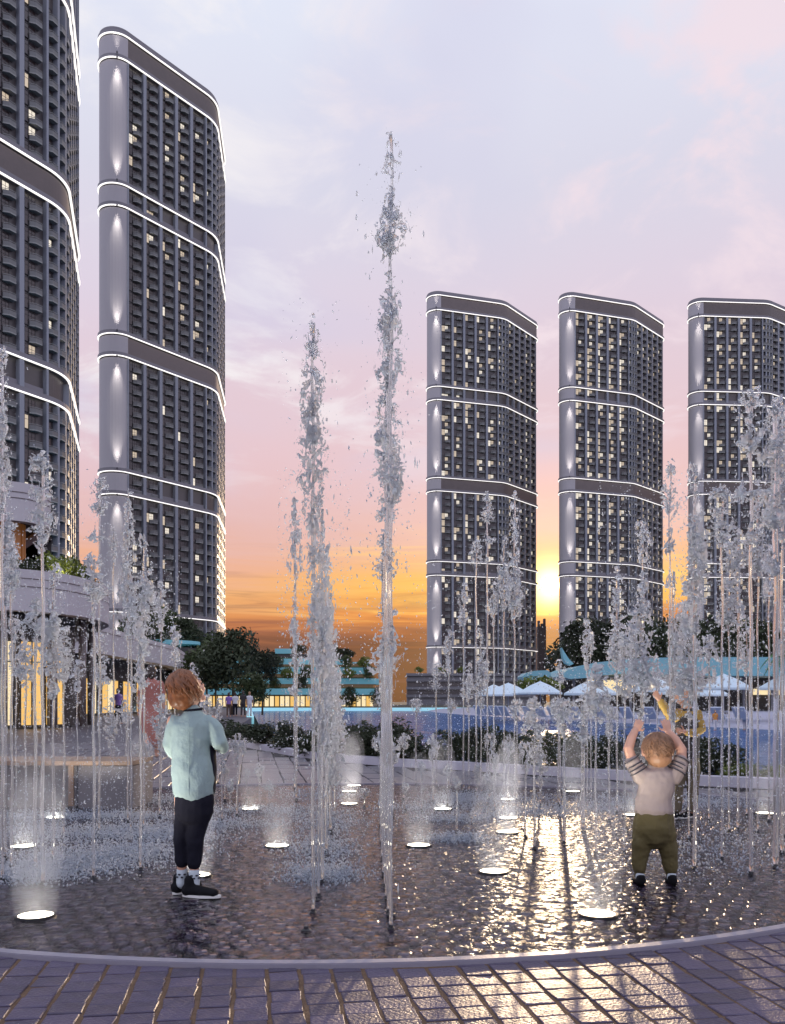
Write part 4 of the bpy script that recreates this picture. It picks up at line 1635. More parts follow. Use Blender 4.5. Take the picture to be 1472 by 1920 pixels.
def strands(mb, c, r, n, seed, pole, swirl, t0, t1, w_, lift=.004, skip=None):
    """locks of hair combed from a crown point down over an ellipsoid"""
    rr = random.Random(seed)
    pole = Vector(pole).normalized()
    ref = Vector((0, 1, .01))
    u = (ref - pole * ref.dot(pole)).normalized()
    v = pole.cross(u)
    for i in range(n):
        a = rr.uniform(0, 2 * PI)
        s0 = rr.uniform(t0, t0 + (t1 - t0) * .55)
        s1 = min(t1, s0 + rr.uniform(.45, .9))
        sw = swirl + rr.uniform(-.5, .5)
        pts = []
        ok = True
        for k in range(7):
            t = s0 + (s1 - s0) * k / 6
            aa = a + sw * (t - s0) + .08 * math.sin(k * 1.7 + i)
            d = pole * math.cos(t) + (u * math.cos(aa) + v * math.sin(aa)) * math.sin(t)
            if skip and skip(d):
                ok = False
                break
            f = 1 + (lift + .012 * math.sin(PI * k / 6) + (.012 if k == 6 else 0) * rr.random()) / r[0] * .5
            pts.append((c[0] + d.x * r[0] * f, c[1] + d.y * r[1] * f, c[2] + d.z * r[2] * f))
        if ok:
            ww = w_ * rr.uniform(.6, 1.3)
            mb.tube(pts, [ww * .5, ww, ww * 1.1, ww, ww * .9, ww * .6, ww * .15], 5)


def face(mb, c, r, fwd, up):
    """nose, brow, lips and chin on a head that looks along fwd"""
    f, u = Vector(fwd).normalized(), Vector(up)
    u = (u - f * u.dot(f)).normalized()
    s = f.cross(u)
    c = Vector(c)
    limb(mb, [c + f * r * .93 + u * r * .12, c + f * r * 1.10 - u * r * .14], [r * .09, r * .14], 8)
    for k in (-1, 1):
        mb.blob(c + f * r * .72 + s * k * r * .38 - u * r * .22, (r * .3,) * 3, nu=10, nv=7)
        mb.blob(c + f * r * .80 + s * k * r * .36 + u * r * .24, (r * .22, r * .22, r * .12), nu=8, nv=6)
        e = c + s * k * r * .95 - f * r * .05
        mb.blob(e, (r * .14, r * .2, r * .26), nu=8, nv=6)
    mb.blob(c + f * r * .86 - u * r * .46, (r * .26, r * .16, r * .10), nu=8, nv=6)
    mb.blob(c + f * r * .70 - u * r * .80, (r * .30, r * .3, r * .24), nu=9, nv=6)
    return f, u, s


def eyes(parent, c, r, fwd, up):
    f, u = Vector(fwd).normalized(), Vector(up)
    u = (u - f * u.dot(f)).normalized()
    s = f.cross(u)
    for k in (-1, 1):
        p = Vector(c) + f * r * .90 + s * k * r * .36 + u * r * .06
        MB().blob(p, (r * .11, r * .11, r * .07), nu=8, nv=6).build('eye', M['hair_dark'], parent, smooth=True)


def shoe(parent, heel, d, L, w_, h, sole=True, name='shoe'):
    d = Vector(d).normalized()
    s = Vector((d.y, -d.x, 0))
    heel = Vector(heel)
    mb = MB()

    def pt(t, q, z):
        return heel + d * (L * t) + s * (w_ * q) + Vector((0, 0, z))
    limb(mb, [pt(.10, 0, h * .42), pt(.45, 0, h * .36), pt(.86, 0, h * .28)], [(w_ * .46, h * .42), (w_ * .50, h * .36), (w_ * .48, h * .26)], 12)
    limb(mb, [pt(.2, 0, h * .4), pt(.16, 0, h * 1.0)], [w_ * .42, w_ * .40], 12)
    sh = link(name, fuse(name, mb, M['shoe'], .006, 3), parent)
    if sole:
        out = []
        for i in range(20):
            t = 2 * PI * i / 20
            x, y = math.cos(t), math.sin(t)
            wd = .52 if x > 0 else .46
            out.append(pt(.5 + .54 * x, wd * y * (1 - .12 * x * x), 0))
        MB().prism([(p.x, p.y) for p in out], .001 + heel.z, h * .17 + heel.z).build('sole', M['sole'], sh)
    return sh


# boy looking up, seen from behind
bp = G(365, 1680)
boy = thing('person', 'boy in a mint shirt, navy trousers and black shoes looking up at the jets', 'person', bp)
mb = MB()
hc = Vector((-.045, .015, 1.075))
hf = Vector((.72, .52, .46))
mb.blob(hc, (.083, .090, .092), nu=18, nv=12)
face(mb, hc, .088, hf, (-.35, -.3, .9))
limb(mb, [(-.022, .012, .95), (-.03, .014, 1.02)], [.042, .040])
limb(mb, [(-.015, 0, .90), (-.018, .005, .965)], [(.10, .055), (.045, .040)])
for xs_, ln in ((-.079, 0), (-.003, 0)):
    limb(mb, [(xs_, .03 if xs_ < -.05 else 0, .30), (xs_, .03 if xs_ < -.05 else 0, .19), (xs_, .035 if xs_ < -.05 else .0, .06)], [.034, .028, .024])
for sgn, pts in ((1, [(.09, .0, .92), (.135, -.02, .815), (.135, .05, .775), (.115, .115, .79)]), (-1, [(-.12, 0, .92), (-.148, .02, .80), (-.135, .09, .73)])):
    limb(mb, pts, [.034, .030, .026, .020][:len(pts)])
    dd = Vector(pts[-1]) - Vector(pts[-2])
    hand(mb, pts[-1], dd, (-.2 * sgn, 0, 1), (-sgn, 0, 0), .11, .8)
mb.blob((-.012, 0, .72), (.08, .06, .2))
limb(mb, [(-.07, .02, .52), (-.076, .025, .32)], [.05, .04])
limb(mb, [(.02, 0, .52), (0, 0, .32)], [.05, .04])
link('body', fuse('body', mb, M['skin'], .005, 3), boy)
eyes(boy, hc, .088, hf, (-.35, -.3, .9))
mb = MB()
mb.blob(hc + Vector((-.012, -.016, .010)), (.094, .096, .097), nu=18, nv=12)
mb.blob(hc + Vector((-.022, -.038, -.032)), (.080, .066, .068), nu=14, nv=9)
hm = fuse('hair', mb, M['hair_red'], .006, 3, disp=.010, dscale=.03)
# keep the face free of the cap
bm = bmesh.new()
bm.from_mesh(hm)
hfn = hf.normalized()
bmesh.ops.delete(bm, geom=[v for v in bm.verts if (v.co - hc).dot(hfn) > .040 and v.co.z < hc.z + .084 + .25 * (v.co.x - hc.x) * -1], context='VERTS')
bm.to_mesh(hm)
bm.free()
hair = link('hair', hm, boy)
mb = MB()
strands(mb, hc + Vector((-.014, -.018, .006)), (.096, .098, .100), 420, 3, (.18, .12, .97), 1.1, .1, 2.25, .0062, skip=lambda d: d.dot(hfn) > .60)
mb.build('hair_lock', M['hair_red'], hair, smooth=True)
mb = MB()
limb(mb, [(-.018, .004, .965), (-.013, 0, .945), (-.012, 0, .90), (-.014, 0, .84), (-.022, 0, .78), (-.016, 0, .70), (-.006, 0, .62), (-.004, 0, .545)],
     [(.052, .048), (.082, .058), (.122, .078), (.118, .086), (.112, .088), (.116, .09), (.118, .092), (.116, .095)], 20)
limb(mb, [(.085, .0, .915), (.118, -.008, .87), (.145, -.02, .808), (.150, .02, .782), (.125, .085, .785)], [.046, .048, .046, .042, .034], 12)
limb(mb, [(-.105, .0, .915), (-.128, .005, .86), (-.147, .02, .80), (-.140, .07, .745)], [.042, .043, .040, .030], 12)
limb(mb, [(-.012, -.012, .58), (-.016, -.016, .515)], [(.10, .072), (.088, .066)], 16)
sm = fuse('shirt', mb, M['shirt_mint'], .0065, 5, disp=.020, dscale=.13)
shirt = link('shirt', sm, boy)
MB().tube([(-.008 + .052 * math.cos(t), .006 + .05 * math.sin(t), .977 + .006 * math.cos(t)) for t in [2 * PI * i / 16 for i in range(17)]], .0065, 6).build('collar', M['navy'], shirt, smooth=True)
MB().box((-.012, -.094, .72), (.004, .004, .36)).build('back_pleat', M['shirt_mint'], shirt)
mb = MB()
limb(mb, [(.096, .03, .80), (.100, .03, .66), (.098, .025, .545)], [(.012, .05), (.015, .055), (.012, .05)], 10)
link('lining', fuse('lining', mb, M['navy'], .008, 3), shirt)
mb = MB()
limb(mb, [(0, 0, .56), (0, 0, .50), (-.004, 0, .44)], [(.10, .08), (.112, .088), (.108, .086)], 18)
limb(mb, [(-.052, .01, .46), (-.074, .02, .36), (-.079, .025, .28), (-.078, .03, .178)], [(.060, .07), (.050, .056), (.045, .05), (.040, .044)], 14)
limb(mb, [(.046, .0, .46), (.014, -.005, .36), (.003, -.008, .28), (-.002, 0, .172)], [(.062, .07), (.054, .058), (.048, .052), (.040, .044)], 14)
link('trousers', fuse('trousers', mb, M['navy'], .006, 4, disp=.012, dscale=.06), boy)
for x, y in ((-.079, .034), (-.003, .0)):
    mb = MB()
    limb(mb, [(x, y, .06), (x, y, .125)], [.032, .031], 14)
    sk = link('sock', fuse('sock', mb, M['sock'], .005, 2), boy)
    for zz, ph in ((.112, 0), (.098, .5)):
        for k in range(7):
            t = 2 * PI * (k + ph) / 7
            MB().box((x + .0325 * math.cos(t), y + .0325 * math.sin(t), zz), (.012, .012, .007), t).build('pattern_mark', M['sock_dark'], sk)
shoe(boy, (-.058, -.012, 0), (.97, -.16, 0), .21, .078, .085)
shoe(boy, (-.125, .03, 0), (.62, .8, 0), .20, .076, .085)

boy.scale = (.94, .94, 1)

# toddler with both arms raised
tp = G(1228, 1655)
tod = thing('person', 'blond toddler in striped grey tee and olive trousers with both arms raised', 'person', tp)
mb = MB()
hc2 = Vector((.016, .0, .748))
mb.blob(hc2, (.081, .088, .090), nu=18, nv=12)
face(mb, hc2, .084, (.05, .95, .22), (0, -.2, 1))
mb.blob(hc2 + Vector((-.079, .0, -.012)), (.013, .022, .026), nu=8, nv=6)
limb(mb, [(.016, .0, .62), (.016, .0, .69)], [.042, .042])
limb(mb, [(.016, 0, .60), (.016, 0, .645)], [(.085, .06), (.05, .045)])
mb.blob((.0, 0, .5), (.08, .065, .16))
for pts, pal in (([(-.085, 0, .615), (-.125, .012, .685), (-.141, .03, .752), (-.112, .07, .815), (-.086, .095, .852)], (.6, .3, .7)),
                 ([(.118, 0, .615), (.152, .012, .69), (.160, .03, .748), (.134, .07, .808), (.108, .095, .842)], (-.4, .2, .6))):
    limb(mb, pts, [.034, .031, .029, .026, .021])
    sg = -1 if pts[0][0] < 0 else 1
    hand(mb, pts[-1], (.42 if sg < 0 else -.18, .25, .72 if sg < 0 else .95), (-sg * .9, .1, .25) if sg < 0 else (-.95, .1, .0), (.75 if sg < 0 else .1, .4, -.6 if sg < 0 else -.5), .098, .55)
limb(mb, [(-.06, 0, .36), (-.082, 0, .14), (-.085, 0, .035)], [.05, .032, .024])
limb(mb, [(.05, 0, .36), (.084, 0, .14), (.090, 0, .035)], [.05, .032, .024])
link('body', fuse('body', mb, M['skin'], .0042, 3), tod)
eyes(tod, hc2, .084, (.05, .95, .22), (0, -.2, 1))
mb = MB()
mb.blob(hc2 + Vector((0, -.006, .008)), (.084, .088, .088), nu=18, nv=12)
mb.blob(hc2 + Vector((0, -.026, -.040)), (.074, .062, .058), nu=14, nv=9)
hm = fuse('hair', mb, M['hair_blond'], .005, 3, disp=.003, dscale=.03)
bm = bmesh.new()
bm.from_mesh(hm)
bmesh.ops.delete(bm, geom=[v for v in bm.verts if v.co.y > hc2.y + .045 and v.co.z < hc2.z + .05 or (v.co.z < hc2.z - .022 and v.co.y > -.018)], context='VERTS')
bm.to_mesh(hm)
bm.free()
hair2 = link('hair', hm, tod)
mb = MB()
strands(mb, hc2 + Vector((0, -.006, .008)), (.085, .089, .089), 420, 9, (-.1, -.25, .95), .5, .02, 2.3, .0024, lift=.0004, skip=lambda d: d.y > .5 or (d.z < -.25 and d.y > -.2))
mb.build('hair_lock', M['hair_blond'], hair2, smooth=True)
mb = MB()
limb(mb, [(.014, 0, .645), (.014, 0, .628), (.012, 0, .59), (.006, 0, .54), (-.002, 0, .49), (-.008, 0, .44), (-.010, -.002, .408)],
     [(.060, .048), (.098, .064), (.104, .078), (.100, .082), (.098, .084), (.102, .088), (.108, .092)], 20)
limb(mb, [(-.075, 0, .60), (-.105, .006, .648), (-.124, .012, .682)], [.052, .048, .043], 12)
limb(mb, [(.105, 0, .60), (.132, .006, .648), (.151, .012, .684)], [.052, .048, .043], 12)
tee = link('tee', fuse('tee', mb, M['tee_grey'], .0055, 5, disp=.015, dscale=.06), tod)
for pts in ([(-.075, 0, .60), (-.105, .006, .648), (-.124, .012, .682)], [(.105, 0, .60), (.132, .006, .648), (.151, .012, .684)]):
    a, b = Vector(pts[0]), Vector(pts[2])
    d = (b - a).normalized()
    e1 = Vector((0, 1, 0)) - d * d.y
    e1.normalize()
    e2 = d.cross(e1)
    for k in (.34, .56, .78, 1.0):
        c = a.lerp(b, k) + (d * .012 if k == 1 else Vector())
        rr = .0535 - .009 * k
        MB().tube([c + (e1 * math.cos(t) + e2 * math.sin(t)) * rr for t in [2 * PI * i / 18 for i in range(19)]], .0042, 5).build('sleeve_stripe', M['stripe'], tee, smooth=True)
mb = MB()
limb(mb, [(-.008, 0, .415), (-.008, 0, .37), (-.006, -.004, .31), (-.004, -.006, .275)], [(.098, .082), (.108, .092), (.113, .10), (.105, .094)], 18)
limb(mb, [(-.062, 0, .30), (-.076, -.002, .22), (-.086, 0, .14), (-.088, 0, .085)], [(.062, .072), (.055, .06), (.045, .05), (.042, .044)], 14)
limb(mb, [(.050, 0, .30), (.066, -.002, .22), (.082, 0, .14), (.088, 0, .085)], [(.062, .072), (.056, .06), (.046, .05), (.042, .044)], 14)
limb(mb, [(-.087, 0, .075), (-.087, 0, .045)], [.030, .029], 12)
limb(mb, [(.089, 0, .075), (.089, 0, .045)], [.030, .029], 12)
link('trousers', fuse('trousers', mb, M['olive'], .005, 4, disp=.016, dscale=.05), tod)
for x, a in ((-.086, -.12), (.090, .12)):
    mb = MB()
    limb(mb, [(x, -.012, .028), (x, -.012, .045)], [.027, .027], 10)
    link('sock', fuse('sock', mb, M['sock'], .005, 2), tod)
    shoe(tod, (x - a * .02, -.045, 0), (a, 1, 0), .13, .066, .032, sole=False)

# older child reaching into the splash
cp = G(1288, 1533)
chd = thing('person', 'dark haired child in ochre sleeves and dark vest reaching out behind the toddler', 'person', cp)
mb = MB()
hc3 = Vector((-.065, -.02, 1.105))
hf3 = Vector((-.52, -.72, -.34))
mb.blob(hc3, (.080, .088, .092), nu=18, nv=12)
face(mb, hc3, .085, hf3, (-.2, -.2, .95))
limb(mb, [(.0, .0, .96), (-.035, -.01, 1.04)], [.042, .040])
limb(mb, [(.0, 0, .90), (.0, 0, .965)], [(.09, .055), (.045, .04)])
limb(mb, [(-.07, 0, .93), (-.155, -.03, .895), (-.225, -.06, .985), (-.262, -.07, 1.035)], [.034, .030, .026, .020])
hand(mb, (-.262, -.07, 1.035), (-.45, -.1, .65), (.6, 0, .5), (-.5, -.6, 0), .11, .4)
limb(mb, [(.09, 0, .92), (.115, -.03, .77), (.03, -.10, .745), (-.06, -.13, .76)], [.034, .030, .026, .020])
hand(mb, (-.06, -.13, .76), (-1, -.2, .1), (0, 0, 1), (0, -1, 0), .11, .5)
mb.blob((0, 0, .74), (.08, .06, .2))
limb(mb, [(-.06, 0, .52), (-.085, 0, .28), (-.095, 0, .06)], [.055, .04, .028])
limb(mb, [(.05, 0, .52), (.05, -.01, .28), (.045, -.01, .06)], [.055, .04, .028])
link('body', fuse('body', mb, M['skin'], .005, 3), chd)
eyes(chd, hc3, .085, hf3, (-.2, -.2, .95))
mb = MB()
mb.blob(hc3 + Vector((.018, .022, .02)), (.090, .094, .094), nu=18, nv=12)
mb.blob(hc3 + Vector((.035, .045, -.04)), (.075, .065, .075), nu=14, nv=9)
hm = fuse('hair', mb, M['hair_dark'], .006, 3, disp=.010, dscale=.03)
bm = bmesh.new()
bm.from_mesh(hm)
fn = hf3.normalized()
bmesh.ops.delete(bm, geom=[v for v in bm.verts if (v.co - hc3).dot(fn) > .035 and v.co.z < hc3.z + .075], context='VERTS')
bm.to_mesh(hm)
bm.free()
h3 = link('hair', hm, chd)
mb = MB()
strands(mb, hc3 + Vector((.018, .022, .016)), (.092, .096, .096), 200, 5, (.1, .1, .97), .6, .1, 2.1, .006, skip=lambda d: d.dot(fn) > .45)
mb.build('hair_lock', M['hair_dark'], h3, smooth=True)
mb = MB()
limb(mb, [(-.07, 0, .92), (-.115, -.015, .895), (-.155, -.03, .893), (-.225, -.06, .983), (-.250, -.068, 1.02)], [.046, .046, .045, .038, .032], 12)
limb(mb, [(.085, 0, .92), (.118, -.03, .775), (.03, -.10, .745), (-.035, -.125, .755)], [.046, .045, .040, .033], 12)
limb(mb, [(0, 0, .95), (0, 0, .92), (0, 0, .86)], [(.05, .045), (.10, .062), (.11, .078)], 18)
link('jacket', fuse('jacket', mb, M['ochre'], .007, 4, disp=.014, dscale=.06), chd)
mb = MB()
limb(mb, [(0, 0, .935), (0, -.002, .87), (0, -.002, .76), (0, -.002, .64), (0, 0, .55)], [(.07, .052), (.100, .086), (.106, .094), (.108, .096), (.108, .096)], 18)
link('vest', fuse('vest', mb, M['vest'], .007, 4, disp=.016, dscale=.06), chd)
mb = MB()
limb(mb, [(0, 0, .56), (0, 0, .46)], [(.10, .085), (.108, .09)], 18)
limb(mb, [(-.055, 0, .47), (-.082, 0, .28), (-.095, 0, .08)], [(.062, .07), (.055, .06), (.048, .05)], 14)
limb(mb, [(.052, 0, .47), (.05, -.01, .28), (.045, -.01, .08)], [(.062, .07), (.052, .056), (.042, .044)], 14)
link('trousers', fuse('trousers', mb, M['khaki'], .007, 4, disp=.014, dscale=.06), chd)
shoe(chd, (.06, .05, 0), (-.75, -.66, 0), .19, .075, .075)
shoe(chd, (-.085, .05, 0), (-.4, -.9, 0), .19, .075, .075)


# figures farther off
def passer(loc, h, label, top, leg, hairm, rz, skirt=False, group=None, stride=.10, seed=0, lsplit=True):
    t = thing('person', label, 'person', loc, rz, group)
    s = h / 1.7
    rr = random.Random(seed)
    q = lambda *p: tuple(a * s for a in p)
    sw = rr.uniform(-.08, .12)
    mb = MB()
    mb.blob(q(0, 0, 1.58), q(.075, .09, .11), nu=12, nv=8)
    limb(mb, [q(0, 0, 1.38), q(0, 0, 1.5)], [.05 * s, .048 * s], 8)
    for k in (-1, 1):
        limb(mb, [q(k * .17, 0, 1.36), q(k * .22, k * sw * .3, 1.1), q(k * .22, -.08 + k * sw, .86)], [.045 * s, .038 * s, .03 * s], 8)
        hand(mb, q(k * .22, -.08 + k * sw, .86), (0, -.1, -1), (0, -1, 0), (-k, 0, 0), .17 * s, .4)
        limb(mb, [q(k * .09, 0, .85), q(k * .09, k * stride * .3, .48), q(k * .09, k * stride, .06)], [.075 * s, .055 * s, .04 * s], 8)
        limb(mb, [q(k * .09, k * stride + .03, .04), q(k * .09, k * stride - .13, .035)], [.04 * s, .035 * s], 8)
    mb.blob(q(0, 0, 1.15), q(.14, .09, .26), nu=12, nv=8)
    mb.blob(q(0, -.095, 1.57), q(.02, .03, .03), nu=6, nv=5)
    link('body', fuse('body', mb, M['skin'], .014, 2), t)
    mb = MB()
    limb(mb, [q(0, 0, 1.43), q(0, 0, 1.34), q(0, 0, 1.1), q(0, 0, .90)], [(.08 * s, .06 * s), (.19 * s, .105 * s), (.155 * s, .105 * s), (.17 * s, .115 * s)], 14)
    for k in (-1, 1):
        limb(mb, [q(k * .16, 0, 1.36), q(k * .205, k * sw * .2, 1.16)], [.06 * s, .052 * s], 9)
    link('top', fuse('top', mb, top, .016, 3), t)
    mb = MB()
    if skirt:
        limb(mb, [q(0, 0, .98), q(0, 0, .8), q(0, 0, .5), q(0, 0, .30)], [(.16 * s, .11 * s), (.19 * s, .13 * s), (.17 * s, .13 * s), (.13 * s, .12 * s)], 16)
    else:
        limb(mb, [q(0, 0, .98), q(0, 0, .85)], [(.155 * s, .105 * s), (.17 * s, .115 * s)], 14)
        for k in (-1, 1):
            limb(mb, [q(k * .09, 0, .84), q(k * .09, k * stride * .3, .48), q(k * .09, k * stride, .12)], [.088 * s, .068 * s, .055 * s], 10)
    link('skirt' if skirt else 'trousers', fuse('legwear', mb, leg, .016, 3), t)
    mb = MB()
    mb.blob(q(0, .02, 1.61), q(.085, .095, .1), nu=12, nv=8)
    mb.blob(q(0, .06, 1.53), q(.07, .06, .1), nu=12, nv=8)
    link('hair', fuse('hair', mb, hairm, .014, 2), t)
    return t


def ground_at(px, py, z=0.0):
    return G(px, py, z)


w0 = passer(ground_at(284, 1421), 1.70, 'woman in coral top and long coral skirt walking behind the boy', M['coral'], M['coral'], M['hair_dark'], PI + .25, skirt=True, seed=1, stride=.16)
passer(ground_at(222, 1357), 1.66, 'person in a violet top walking past the arcade shops', M['violet'], M['navy'], M['hair_dark'], PI - .3, seed=2)
passer(ground_at(429, 1344), 1.66, 'person in a violet top and brown shorts, left end of the strolling group', M['violet'], M['brown_cloth'], M['hair_dark'], PI, seed=3, group='group strolling by the pool')
passer(ground_at(441, 1343), 1.70, 'person in a white top and dark trousers in the strolling group', M['white_cloth'], M['navy'], M['hair_dark'], PI + .2, seed=4, group='group strolling by the pool')
passer(ground_at(456, 1344), 1.78, 'man in a dark suit in the strolling group', M['vest'], M['vest'], M['hair_dark'], PI - .2, seed=5, group='group strolling by the pool')
passer(ground_at(468, 1343), 1.74, 'woman dressed all in white, right end of the strolling group', M['white_cloth'], M['white_cloth'], M['hair_blond'], PI, seed=6, group='group strolling by the pool')
passer(ground_at(1341, 1370, -.62), 1.18, 'small child with orange top standing on the beach', M['orange_cloth'], M['white_cloth'], M['hair_blond'], PI, seed=7, group='children on the beach')
passer(ground_at(1396, 1369, -.60), 1.26, 'child in white shorts standing on the beach near the right edge', M['brown_cloth'], M['white_cloth'], M['hair_dark'], PI, seed=8, group='children on the beach')


# ---------------------------------------------------------------- fountain jets
def plume(name, W, H, curve, vox, S, T, k, seed, wob, zs=.6):
    """frothy column: the places where two distorted noise fields are both near their middle, inside an envelope"""
    ng = bpy.data.node_groups.new('froth', 'GeometryNodeTree')
    ng.interface.new_socket('Geometry', in_out='OUTPUT', socket_type='NodeSocketGeometry')
    t = NG(ng)
    pos = t.n('GeometryNodeInputPosition').outputs[0]
    sep = t.n('ShaderNodeSeparateXYZ')
    t.put(pos, sep.inputs[0])
    x, y, z = sep.outputs
    fc = t.n('ShaderNodeFloatCurve')
    c = fc.mapping.curves[0]
    pts = sorted(curve)
    while len(c.points) < len(pts):
        c.points.new(.5, .5)
    for p, (a, b) in zip(c.points, pts):
        p.location = (a, b)
        p.handle_type = 'VECTOR'
    fc.mapping.update()
    t.put(t.m('DIVIDE', z, H), fc.inputs['Value'])
    Rv = fc.outputs[0]

    def nz(scale, det, of, dist=0.0, sz=zs):
        return t.noise(t.v('MULTIPLY_ADD', pos, (1, 1, sz), (of, of * 1.7, of * .3)), scale, det, dist)
    wx = t.m('MULTIPLY', t.m('SUBTRACT', nz(7, 1, seed + 3), .5), wob)
    wy = t.m('MULTIPLY', t.m('SUBTRACT', nz(7, 1, seed + 9), .5), wob)
    xx, yy = t.m('ADD', x, wx), t.m('ADD', y, wy)
    r = t.m('SQRT', t.m('ADD', t.m('MULTIPLY', xx, xx), t.m('MULTIPLY', yy, yy)))
    rr = t.m('DIVIDE', r, t.m('MAXIMUM', t.m('MULTIPLY', Rv, W / 2), 1e-4))
    n1 = t.m('SUBTRACT', nz(S, 1.5, seed, .7), .5)
    n2 = t.m('SUBTRACT', nz(S * 1.15, 1.5, seed + 20, .7), .5)
    q = t.m('SQRT', t.m('ADD', t.m('MULTIPLY', n1, n1), t.m('MULTIPLY', t.m('MULTIPLY', n2, n2), k)))
    cl = t.m('ADD', .55, t.m('MULTIPLY', nz(9, 1, seed + 31, 0), .9))
    th = t.m('MULTIPLY', t.m('MULTIPLY', t.m('SUBTRACT', 1.0, t.m('MULTIPLY', rr, rr)), T), cl)
    d = t.m('ADD', t.m('MULTIPLY', t.m('SUBTRACT', th, q), 8.0), .5, clamp=True)
    vc = t.n('GeometryNodeVolumeCube')
    t.put(d, vc.inputs['Density'])
    w_ = W / 2 * 1.35
    vc.inputs['Min'].default_value = (-w_, -w_, -.01)
    vc.inputs['Max'].default_value = (w_, w_, H + .02)
    vc.inputs['Resolution X'].default_value = max(8, int(2 * w_ / vox))
    vc.inputs['Resolution Y'].default_value = max(8, int(2 * w_ / vox))
    vc.inputs['Resolution Z'].default_value = max(8, int((H + .03) / vox))
    v2 = t.n('GeometryNodeVolumeToMesh')
    v2.inputs['Threshold'].default_value = .5
    t.put(vc.outputs[0], v2.inputs[0])
    go = t.n('NodeGroupOutput')
    t.put(v2.outputs[0], go.inputs[0])
    o = link(name, bpy.data.meshes.new(name))
    md = o.modifiers.new('g', 'NODES')
    md.node_group = ng
    dg = bpy.context.evaluated_depsgraph_get()
    res = bpy.data.meshes.new_from_object(o.evaluated_get(dg))
    bpy.data.objects.remove(o)
    bpy.data.node_groups.remove(ng)
    res.name = name
    res.materials.clear()
    res.materials.append(M['jet'])
    res.polygons.foreach_set('use_smooth', [True] * len(res.polygons))
    return res


OCT = ([(1, 0, 0), (-1, 0, 0), (0, 1, 0), (0, -1, 0), (0, 0, 1), (0, 0, -1)],
       [(0, 2, 4), (2, 1, 4), (1, 3, 4), (3, 0, 4), (2, 0, 5), (1, 2, 5), (3, 1, 5), (0, 3, 5)])


def drops_mesh(name, pts, rads, rg, elong=1.8, m=None, lies=False):
    """many small elongated drops in one mesh"""
    pts = np.asarray(pts)
    n = len(pts)
    b = np.array(OCT[0], float)
    f = np.array(OCT[1])
    ax = rg.normal(size=(n, 3)) * np.array([.5, .5, 1.0])
    ax /= np.linalg.norm(ax, axis=1, keepdims=True)
    s = np.cross(ax, rg.normal(size=(n, 3)))
    s /= np.linalg.norm(s, axis=1, keepdims=True)
    u = np.cross(ax, s)
    r = np.asarray(rads)[:, None]
    e = (1 + rg.random(n)[:, None] ** 2 * (elong - 1) * 2)
    v = pts[:, None, :] + b[None, :, 0:1] * (s * r)[:, None, :] + b[None, :, 1:2] * (u * r)[:, None, :] + b[None, :, 2:3] * (ax * r * e)[:, None, :]
    fs = (f[None] + (np.arange(n) * 6)[:, None, None]).reshape(-1, 3)
    me = bpy.data.meshes.new(name)
    me.from_pydata(v.reshape(-1, 3).tolist(), [], fs.tolist())
    me.materials.append(m or M['drop'])
    me.polygons.foreach_set('use_smooth', [True] * len(me.polygons))
    return me


C_CROWN = [(0, .06), (.12, .25), (.3, .5), (.45, .85), (.58, .95), (.7, .70), (.86, .60), (.96, .42), (1, .12)]
C_CROWN2 = [(0, .06), (.2, .5), (.32, .8), (.45, .6), (.6, .75), (.75, .8), (.9, .6), (.97, .45), (1, .12)]
C_TALL = [(0, .1), (.08, .5), (.18, .85), (.32, .95), (.5, .80), (.7, .62), (.88, .5), (.97, .36), (1, .1)]
C_CLUMP = [(0, .05), (.08, .5), (.16, .15), (.28, .2), (.36, .85), (.46, .4), (.55, .2), (.64, .9), (.75, .7), (.88, .6), (.97, .4), (1, .1)]
C_MUSH = [(0, .1), (.25, .35), (.5, .8), (.68, 1), (.84, .85), (.95, .5), (1, .15)]
PL = {
    'c': [plume('plume', .16, .48, C_CROWN if i % 2 else C_CROWN2, .0042, 21, .050, .3, 3.1 + i * 7.3, .06) for i in range(4)],
    'd': [plume('plume', .16, .48, C_CROWN2 if i % 2 else C_CROWN, .0058, 22, .054, .3, 11.7 + i * 5.9, .06) for i in range(4)],
    't': [plume('plume', .16, .80, C_TALL, .0055, 23, .056, .3, 23.3 + i * 4.7, .05) for i in range(3)],
    's': [plume('plume', .16, .80, C_CLUMP, .0050, 22, .052, .3, 33.3 + i * 6.1, .07) for i in range(3)],
    'm': [plume('plume', .20, .20, C_MUSH, .0055, 22, .050, .25, 43.9 + i * 8.3, .03, zs=.9) for i in range(3)],
}
PH = {'c': .48, 'd': .48, 't': .80, 's': .80, 'm': .20}
PW = {'c': .16, 'd': .16, 't': .16, 's': .16, 'm': .20}
rg = np.random.default_rng(77)
SPR = []
for k in range(5):
    n = 75
    z = rg.random(n) ** .8 * 1.25 - .35
    a = rg.random(n) * 2 * PI
    rr_ = np.abs(rg.normal(0, .62, n)) + .12
    SPR.append(drops_mesh('spray', np.stack([np.cos(a) * rr_ * .11, np.sin(a) * rr_ * .11, z * .48], 1), rg.uniform(.0011, .0034, n), rg))


def stem_mesh(h, r, seed, n=8):
    rr = random.Random(seed)
    m = max(4, int(h / .09))
    pts, rad = [], []
    ph = rr.uniform(0, 6)
    for i in range(m + 1):
        z = h * i / m
        am = .0022 + .004 * (z / max(h, 1)) ** 2
        pts.append((am * math.sin(z * 9 + ph), am * math.cos(z * 7 + ph), z))
        rad.append(r * (1 + .22 * math.sin(z * 23 + ph) * rr.random()) * (1 - .25 * z / h))
    return MB().tube(pts, rad, n).mesh('stem', M['stem'], smooth=True)


